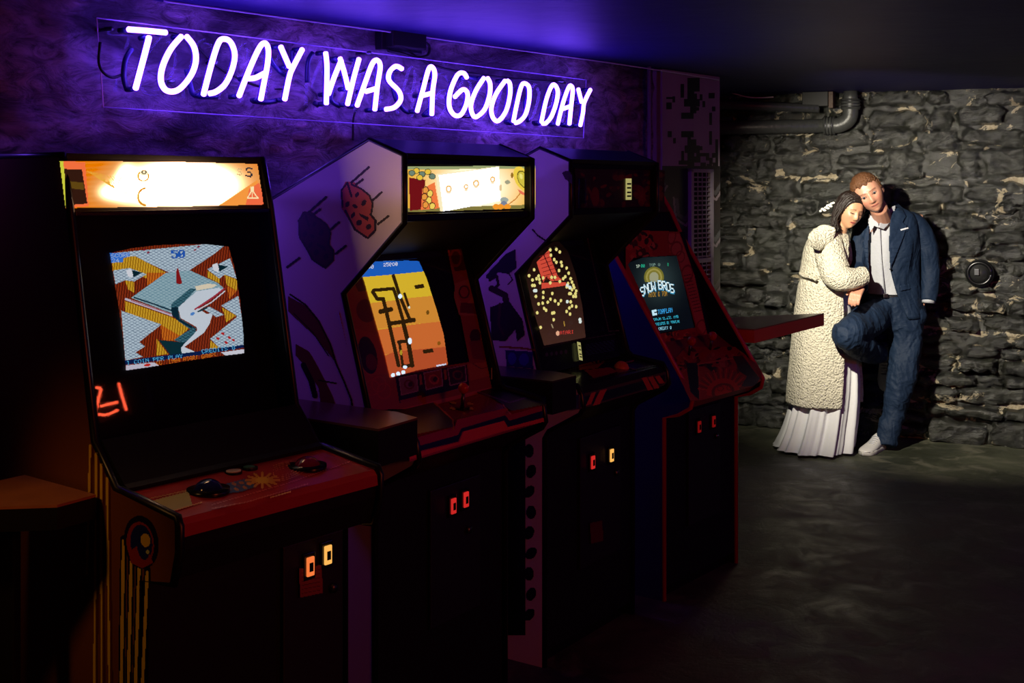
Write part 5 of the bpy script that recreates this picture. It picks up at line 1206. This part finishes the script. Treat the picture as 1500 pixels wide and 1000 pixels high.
# trousers: one seamless cloth made from pelvis and both legs
bm = new()
add_grid(bm, ell_rows(interp([(433, 1269, 1337, 7.92, .128), (445, 1266, 1346, 7.91, .135), (458, 1270, 1352, 7.90, .13), (474, 1280, 1351, 7.89, .11), (486, 1296, 1348, 7.88, .08)]), 32))
P, r = tubepx([(1322, 455, 7.89, .108), (1326, 500, 7.87, .103), (1322, 545, 7.83, .086), (1317, 570, 7.83, .080), (1310, 605, 7.84, .070), (1300, 634, 7.82, .064), (1298, 653, 7.80, .062)]); tube(bm, P, r, 20)
P, r = tubepx([(1292, 457, 7.90, .105), (1268, 472, 7.70, .098), (1247, 484, 7.53, .090), (1239, 489, 7.49, .082)]); tube(bm, P, r, 20); ball(bm, at(1240, 490, 7.495), .083, u=20, v=14); ball(bm, at(1338, 462, 7.87), .075, u=20, v=14)
P, r = tubepx([(1241, 492, 7.49, .080), (1258, 505, 7.62, .082), (1276, 515, 7.78, .070), (1287, 520, 7.87, .060)]); tube(bm, P, r, 20)
me = bpy.data.meshes.new('t'); bm.to_mesh(me); bm.free(); o = bpy.data.objects.new('t', me); C.objects.link(o)
md = o.modifiers.new('r', 'REMESH'); md.mode = 'VOXEL'; md.voxel_size = .009; sm = o.modifiers.new('s', 'SMOOTH'); sm.factor = .6; sm.iterations = 6
me2 = bpy.data.meshes.new_from_object(o.evaluated_get(bpy.context.evaluated_depsgraph_get())); bpy.data.objects.remove(o)
bm = new(); bm.from_mesh(me2); bmesh.ops.subdivide_edges(bm, edges=bm.edges[:], cuts=1, use_grid_fill=True); tr_ = cloth('trousers', bm, SUIT, man, .020, 7, seed=3)
# crease lines of cloth pulled from the knee
# jacket: open shell around the shirt
def jl(py):  # left opening (photo x of the front edge)
    return float(np.interp(py, [318, 335, 362, 408, 430, 450], [1274, 1273, 1271, 1273, 1269, 1262]))
def jr(py): return float(np.interp(py, [300, 330, 392, 430, 465], [1306, 1303, 1303.5, 1314, 1332]))
js = interp([(299, 1290, 1312, 7.90, .055), (305, 1282, 1323, 7.895, .085), (312, 1270, 1336, 7.90, .115), (320, 1262, 1343, 7.90, .13), (332, 1257, 1347, 7.905, .145), (355, 1254, 1348, 7.915, .155), (385, 1257, 1345, 7.925, .155), (410, 1258, 1346, 7.93, .155), (435, 1256, 1351, 7.93, .16), (463, 1254, 1356, 7.92, .165)], 5)
rows = []
for sp in js:
    py, xl, xr, Yc, b = sp; A = at(xl, py, Yc); B = at(xr, py, Yc); cx = (A.x + B.x) / 2; a = (B.x - A.x) / 2
    def ang(px):
        c = max(-.99, min(.99, (at(px, py, Yc - b * .9).x - cx) / a)); return -math.acos(c)    # front half: y negative
    ta = ang(jr(max(py, 300))); tb_ = ang(jl(py)) + 0; n = 64; r = []
    for i in range(n + 1):
        t = ta + (2 * PI + tb_ - ta) * i / n
        f = .004 * math.sin(7 * t + py * .06); r.append(Vector((cx + (a + f) * math.cos(t), Yc + (b + f) * math.sin(t), A.z)))
    if py > 452: r = [v + Vector((0, 0, .012 * (1 - abs(i / n * 2 - 1)) if False else 0)) for i, v in enumerate(r)]
    rows.append(r)
bm = new(); add_grid(bm, rows, False, False); bmesh.ops.recalc_face_normals(bm, faces=bm.faces[:])
bmesh.ops.solidify(bm, geom=bm.faces[:], thickness=.008); jk = cloth('jacket', bm, SUIT, man, .007, 8, seed=1)
def sleeve(name, pts, m, root, wr=.008, f=12, k=8, n=28, seed=0):
    P, r = tubepx(pts, k); bm = new(); tube(bm, P, r, n); return cloth(name, bm, m, root, wr, f, seed=seed)
sleeve('sleeve', [(1326, 319, 7.89, .045), (1339, 325, 7.89, .060), (1350, 342, 7.90, .066), (1358, 362, 7.90, .064), (1362, 390, 7.91, .060), (1362, 415, 7.88, .056), (1360, 441, 7.84, .049)], SUIT, man, .009)
sleeve('sleeve', [(1275, 326, 7.89, .04), (1266, 334, 7.88, .060), (1260, 360, 7.86, .060), (1258, 392, 7.83, .058), (1259, 410, 7.68, .05), (1260, 422, 7.585, .044)], SUIT, man, .009, seed=5)
def jy(x, y):
    sp = min(js, key=lambda s: abs(s[0] - y)); c = (sp[1] + sp[2]) / 2; a = (sp[2] - sp[1]) / 2; return sp[3] - sp[4] * math.sqrt(max(0, 1 - ((x - c) / a) ** 2)) - .018
patch('lapel', [(1305, 296), (1312, 294), (1320, 302), (1327, 317), (1322, 326), (1329, 331), (1322, 350), (1312, 375), (1304, 393), (1302, 360), (1303, 330), (1306, 312)], jy, LAPEL, man)
patch('lapel', [(1274, 322), (1268, 330), (1262, 342), (1266, 352), (1262, 358), (1268, 385), (1273, 404), (1272, 365), (1273, 340)], jy, LAPEL, man)
patch('pocket_square', [(1319, 335.5), (1330, 332.8), (1330.5, 334.8), (1319.5, 337.8)], lambda x, y: jy(x, y) - .004, mat('white_linen', (.85, .85, .9), .6), man, .5)
patch('breast_pocket', [(1317.5, 338), (1331, 334.8), (1331.5, 338), (1318, 341.5)], jy, LAPEL, man, .8)
patch('hip_pocket', [(1318, 418), (1340, 415), (1341, 422), (1319, 426)], jy, LAPEL, man, .9)
c_ = at(1304.5, 394, jy(1304.5, 394) - .004); bm = ball(new(), c_, .007, u=10, v=8); bm.transform(rel_to(man)); obj('jacket_button', bm, BLACKG, man, True)
P, r = tubepx([(1360, 436, 7.845, .046), (1359.5, 443.5, 7.842, .045)], 2); bm = new(); tube(bm, P, [q * .93 for q in r], 16); cloth('cuff', bm, SHIRT, man)
# shoes
def shoe(loc, M, parent):
    bm = new(); rows = []
    prof = [(0, .028, .055), (.01, .033, .085), (.04, .036, .098), (.075, .037, .094), (.11, .038, .078), (.15, .042, .062), (.20, .046, .050), (.24, .044, .042), (.27, .034, .034), (.285, .015, .026)]
    for y, w, h in prof:
        rows.append([Vector((w * math.copysign(abs(math.cos(t)) ** .8, math.cos(t)), -y, .022 + (h - .022) * max(0, math.sin(t)) ** .8)) for t in [2 * PI * k / 20 for k in range(20)]])
    add_grid(bm, rows); bm.transform(M); bm.transform(rel_to(parent)); up_ = obj('shoe', bm, SHOE, parent, True)
    bm = new(); rows = []
    for z in (0, .004, .022, .026):
        s = .95 if z in (0, .026) else 1.03; R_ = []
        for k in range(40):
            t = 2 * PI * k / 40; yy = -.142 + .148 * math.cos(t) * s; w = float(np.interp(-yy, [-.006, .03, .075, .15, .21, .26, .29], [.012, .038, .037, .041, .048, .040, .008])); R_.append(Vector((math.copysign(w * s, math.sin(t)) * min(1, abs(math.sin(t)) * 2.2), yy, z)))
        rows.append(R_)
    add_grid(bm, rows); bm.transform(M); bm.transform(rel_to(parent)); obj('sole', bm, SOLE, up_, True)
    for k in range(5):
        y = -.10 - k * .019; h = float(np.interp(-y, [p[0] for p in prof], [p[2] for p in prof])) + .002
        bm = new(); tube(bm, [Vector((-.022, y, h - .007)), Vector((0, y - .004, h + .002)), Vector((.022, y, h - .007))], .0032, 6); bm.transform(M); bm.transform(rel_to(parent)); obj('lace', bm, SHIRT, up_, True)
toe = Vector((2.205, 7.67, 0)); heel = Vector((2.375, 7.885, 0)); az = math.atan2(toe.y - heel.y, toe.x - heel.x) + PI / 2
shoe(heel, Matrix.Translation(heel) @ Matrix.Rotation(az, 4, 'Z') @ Matrix.Scale(1.08, 4), man)
hp = at(1289, 522, 7.95); wy = 8.12
M_ = Matrix.Translation(Vector((2.46, 8.08, .62))) @ Matrix.Rotation(math.atan2(UB.y, UB.x), 4, 'Z') @ Matrix.Rotation(R(82), 4, 'X')
shoe(hp, M_, man)

# ---- the woman
wom = thing('person', 'woman in long cream fleece coat and white gown resting her head on the man', 'person', (1.95, 7.80, 0))
WH = head_matrix(1244.5, 309.5, 7.665, (.20, .97), R(20), R(8), .93)
bm = new(); add_head(bm, WH, True)
limb(bm, [(WH @ Vector((0, .02, -.05)), .046), (WH @ Vector((-.01, .03, -.11)), .045), (at(1226, 348, 7.74), .05), (at(1220, 356, 7.76), .07)])
limb(bm, [(at(1220, 350, 7.76), .09), (at(1214, 380, 7.78), .11), (at(1212, 410, 7.8), .10), (at(1210, 450, 7.8), .12)])
Wr = [at(1212, 356, 7.66), at(1226, 408, 7.56), at(1262, 408, 7.57)]
limb(bm, [(at(1218, 356, 7.72), .05), (Wr[0], .045), (Wr[1], .036), (Wr[2], .024)]); hand(bm, Wr[2] + Vector((-.01, 0, .005)), (-.15, -.15, -1), (-.5, .6, 0), .5, .125)
limb(bm, [(at(1206, 450, 7.78), .08), (at(1204, 560, 7.80), .05), (at(1204, 640, 7.80), .034)]); limb(bm, [(at(1222, 450, 7.84), .08), (at(1224, 560, 7.85), .05), (at(1224, 640, 7.85), .034)])
body_mesh('body', bm, WH, True, wom).matrix_parent_inverse = Matrix.Translation(-wom.location)
HAIRW = mat('dark_brown_hair', (.014, .008, .006), .4, bump=.6, bscale=90, var=.5)
bm = new(); rows = []
for j in range(nv + 1):
    ph = .02 + (PI * .74) * j / nv; r = []
    for i in range(nu):
        t = 2 * PI * i / nu; x, y, z = math.sin(ph) * math.cos(t), math.sin(ph) * math.sin(t), math.cos(ph)
        zl = .60 - .9 * sstep(-.80, -.25, y) - .9 * sstep(-.3, .2, y); k = sstep(zl - .03, zl + .14, z)
        r.append(WH @ head_point(x, y, z, True, k * (.014 + .002 * math.sin(t * 26)) - (1 - k) * .014))
    rows.append(r)
add_grid(bm, rows, True, False)
random.seed(12)
bm.transform(rel_to(wom)); hw = obj('hair', bm, HAIRW, wom, True)
bm = new()
for k in range(150):                 # locks combed from the parting and falling behind her cheek onto the collar
    u = random.random(); y0 = -.62 + 1.35 * u; sd = -1 if k % 6 else 1; P = []; h = random.uniform(.012, .022); A1 = R(random.uniform(78, 118)) if sd < 0 else R(95)
    wv = random.uniform(0, 6)
    for i in range(9):
        al = A1 * i / 8; n_ = Vector((sd * math.sin(al) * math.sqrt(max(.05, 1 - y0 * y0)) , y0 + .30 * (i / 8) * (y0 < .1), math.cos(al) * math.sqrt(max(.05, 1 - y0 * y0)))).normalized()
        P.append(WH @ head_point(n_.x, n_.y, n_.z, True, h + .002 * math.sin(i * 1.5 + wv)))
    if sd < 0:
        s_ = P[-1]; e = at(1216 + 20 * u * .5 + 11 * random.random(), 330 + 14 * random.random(), 7.575 + .10 * u)
        for i in range(1, 8):
            q = i / 7; w = math.sin(q * 8 + wv) * .011 * q; P.append(s_.lerp(e, q) + Vector((-.020 * math.sin(q * PI) + w, w * .5, 0)))
    n = len(P); tube(bm, P, [.0062 * (1 - .8 * (i / (n - 1)) ** 3) for i in range(n)], 6)
bm.transform(rel_to(wom)); lk = obj('hair_locks', bm, HAIRW, hw, True); lk['kind'] = 'stuff'
for s in (-1, 1):
    P = [WH @ Vector((s * .031 + q, -.0805 + 2.2 * q * q * 10 * .3, -.001 + 11 * q * q)) for q in (-.014, -.008, 0, .008, .014)]; bm = new(); tube(bm, P, .0022, 6); bm.transform(rel_to(wom)); obj('eyelashes', bm, mat('lash_black', (.02, .01, .008), .5), wom, True)
bm = new()
for k, (a, b) in enumerate(((1202, 309), (1205, 306), (1208, 308), (1210, 304), (1213, 305), (1215, 300), (1218, 298), (1221, 297), (1217, 302), (1212, 301))):
    ball(bm, at(a, b, 7.66), .010, .9 + .4 * random.random(), .5, .7, 8, 6)
bm.transform(rel_to(wom)); obj('hair_flowers', bm, mat('white_petals', (.8, .78, .72), .6), wom, True)
# gown
def gf(py, t):
    k = sstep(440, 650, py); return k * (.020 * math.sin(9 * t + 1.3) + .012 * math.sin(17 * t + .5) + .006 * math.sin(31 * t))
gs = interp([(352, 1203, 1232, 7.77, .09), (400, 1196, 1236, 7.79, .10), (440, 1190, 1244, 7.80, .12), (500, 1180, 1254, 7.82, .15), (560, 1168, 1256, 7.82, .18), (600, 1158, 1253, 7.82, .20), (630, 1149, 1249, 7.81, .22), (650, 1140, 1246, 7.80, .25), (655, 1136, 1245, 7.80, .26)], 6)
bm = new(); add_grid(bm, ell_rows(gs, 150, fold=gf), True, True)
for v in bm.verts: v.co.z = max(v.co.z, .003)
cloth('gown', bm, DRESS, wom, .004, 5)
# coat: open curly fleece shell, opening faces the man
def fluff(bm, amp=.006):
    bm.normal_update()
    for v in bm.verts: v.co += v.normal * amp * (ridge(v.co.x * 26, v.co.z * 26, v.co.y * 26, 2))
cs = [(338, 1200, 1232, 7.76, .08), (345, 1190, 1243, 7.76, .12), (358, 1181, 1249, 7.76, .15), (375, 1177, 1252, 7.77, .165), (392, 1174, 1252, 7.78, .17), (402, 1172, 1249, 7.78, .165), (409, 1174, 1247, 7.78, .155), (416, 1171, 1252, 7.78, .165), (440, 1167, 1258, 7.79, .18), (480, 1162, 1262, 7.80, .19), (530, 1158, 1265, 7.80, .20), (570, 1154, 1268, 7.80, .205), (590, 1153, 1268, 7.80, .205)]
cs = interp(cs, 6); rows = []
for py, xl, xr, Yc, b in cs:
    A = at(xl, py, Yc); B = at(xr, py, Yc); cx = (A.x + B.x) / 2; a = (B.x - A.x) / 2; n = 130; r = []
    edge = float(np.interp(py, [338, 400, 430, 500, 590], [1246, 1240, 1234, 1236, 1231]))
    cc = max(-.9, min(.985, (at(edge, py, Yc - b * .85).x - cx) / a)); t1 = 2 * PI - math.acos(cc); t0 = .25
    for i in range(n + 1):
        t = t0 + (t1 - t0) * i / n; f = .006 * math.sin(5 * t + .8) * sstep(420, 560, py)
        r.append(Vector((cx + (a + f) * math.cos(t), Yc + (b + f) * math.sin(t), A.z)))
    rows.append(r)
bm = new(); add_grid(bm, rows, False, False); bmesh.ops.recalc_face_normals(bm, faces=bm.faces[:]); bmesh.ops.solidify(bm, geom=bm.faces[:], thickness=.022); fluff(bm)
cloth('coat', bm, FLEECE, wom)
P, r = tubepx([(1216, 345, 7.70, .05), (1213, 352, 7.66, .082), (1215, 368, 7.62, .088), (1220, 388, 7.58, .090), (1226, 402, 7.55, .088), (1236, 408, 7.53, .076), (1250, 408, 7.54, .062), (1263, 404, 7.56, .055), (1267, 403, 7.565, .050)], 9)
bm = new(); tube(bm, P, r, 48); fluff(bm, .008); cloth('coat_sleeve', bm, FLEECE, wom)
# wide fold-over collar
bm = new(); rows = []
for j in range(25):
    v = j / 24 * 2 - 1; r = []
    for i in range(40):
        t = 2 * PI * i / 40; w = .098 * (1 - .25 * v * v) * math.sqrt(max(.02, 1 - v ** 6)); r.append(Vector((v * .082, .030 * math.sin(t) - .04 * v * v, w * .62 * math.cos(t))))
    rows.append(r)
add_grid(bm, rows); bm.transform(Matrix.Translation(at(1200, 349, 7.555)) @ Matrix.Rotation(R(-36), 4, 'Y') @ Matrix.Rotation(R(20), 4, 'Z') @ Matrix.Scale(1.12, 4)); fluff(bm, .007); cloth('coat_collar', bm, FLEECE, wom)
bm = new(); P = [at(a, b, 7.61 + c) for a, b, c in ((1172, 400, .16), (1178, 404, .09), (1188, 406, .02), (1196, 410, -.01), (1204, 418, -.02), (1210, 424, .0))]; tube(bm, smooth_path(P[:-2], 4), .009, 10); fluff(bm, .004); cloth('coat_tie', bm, FLEECE, wom)
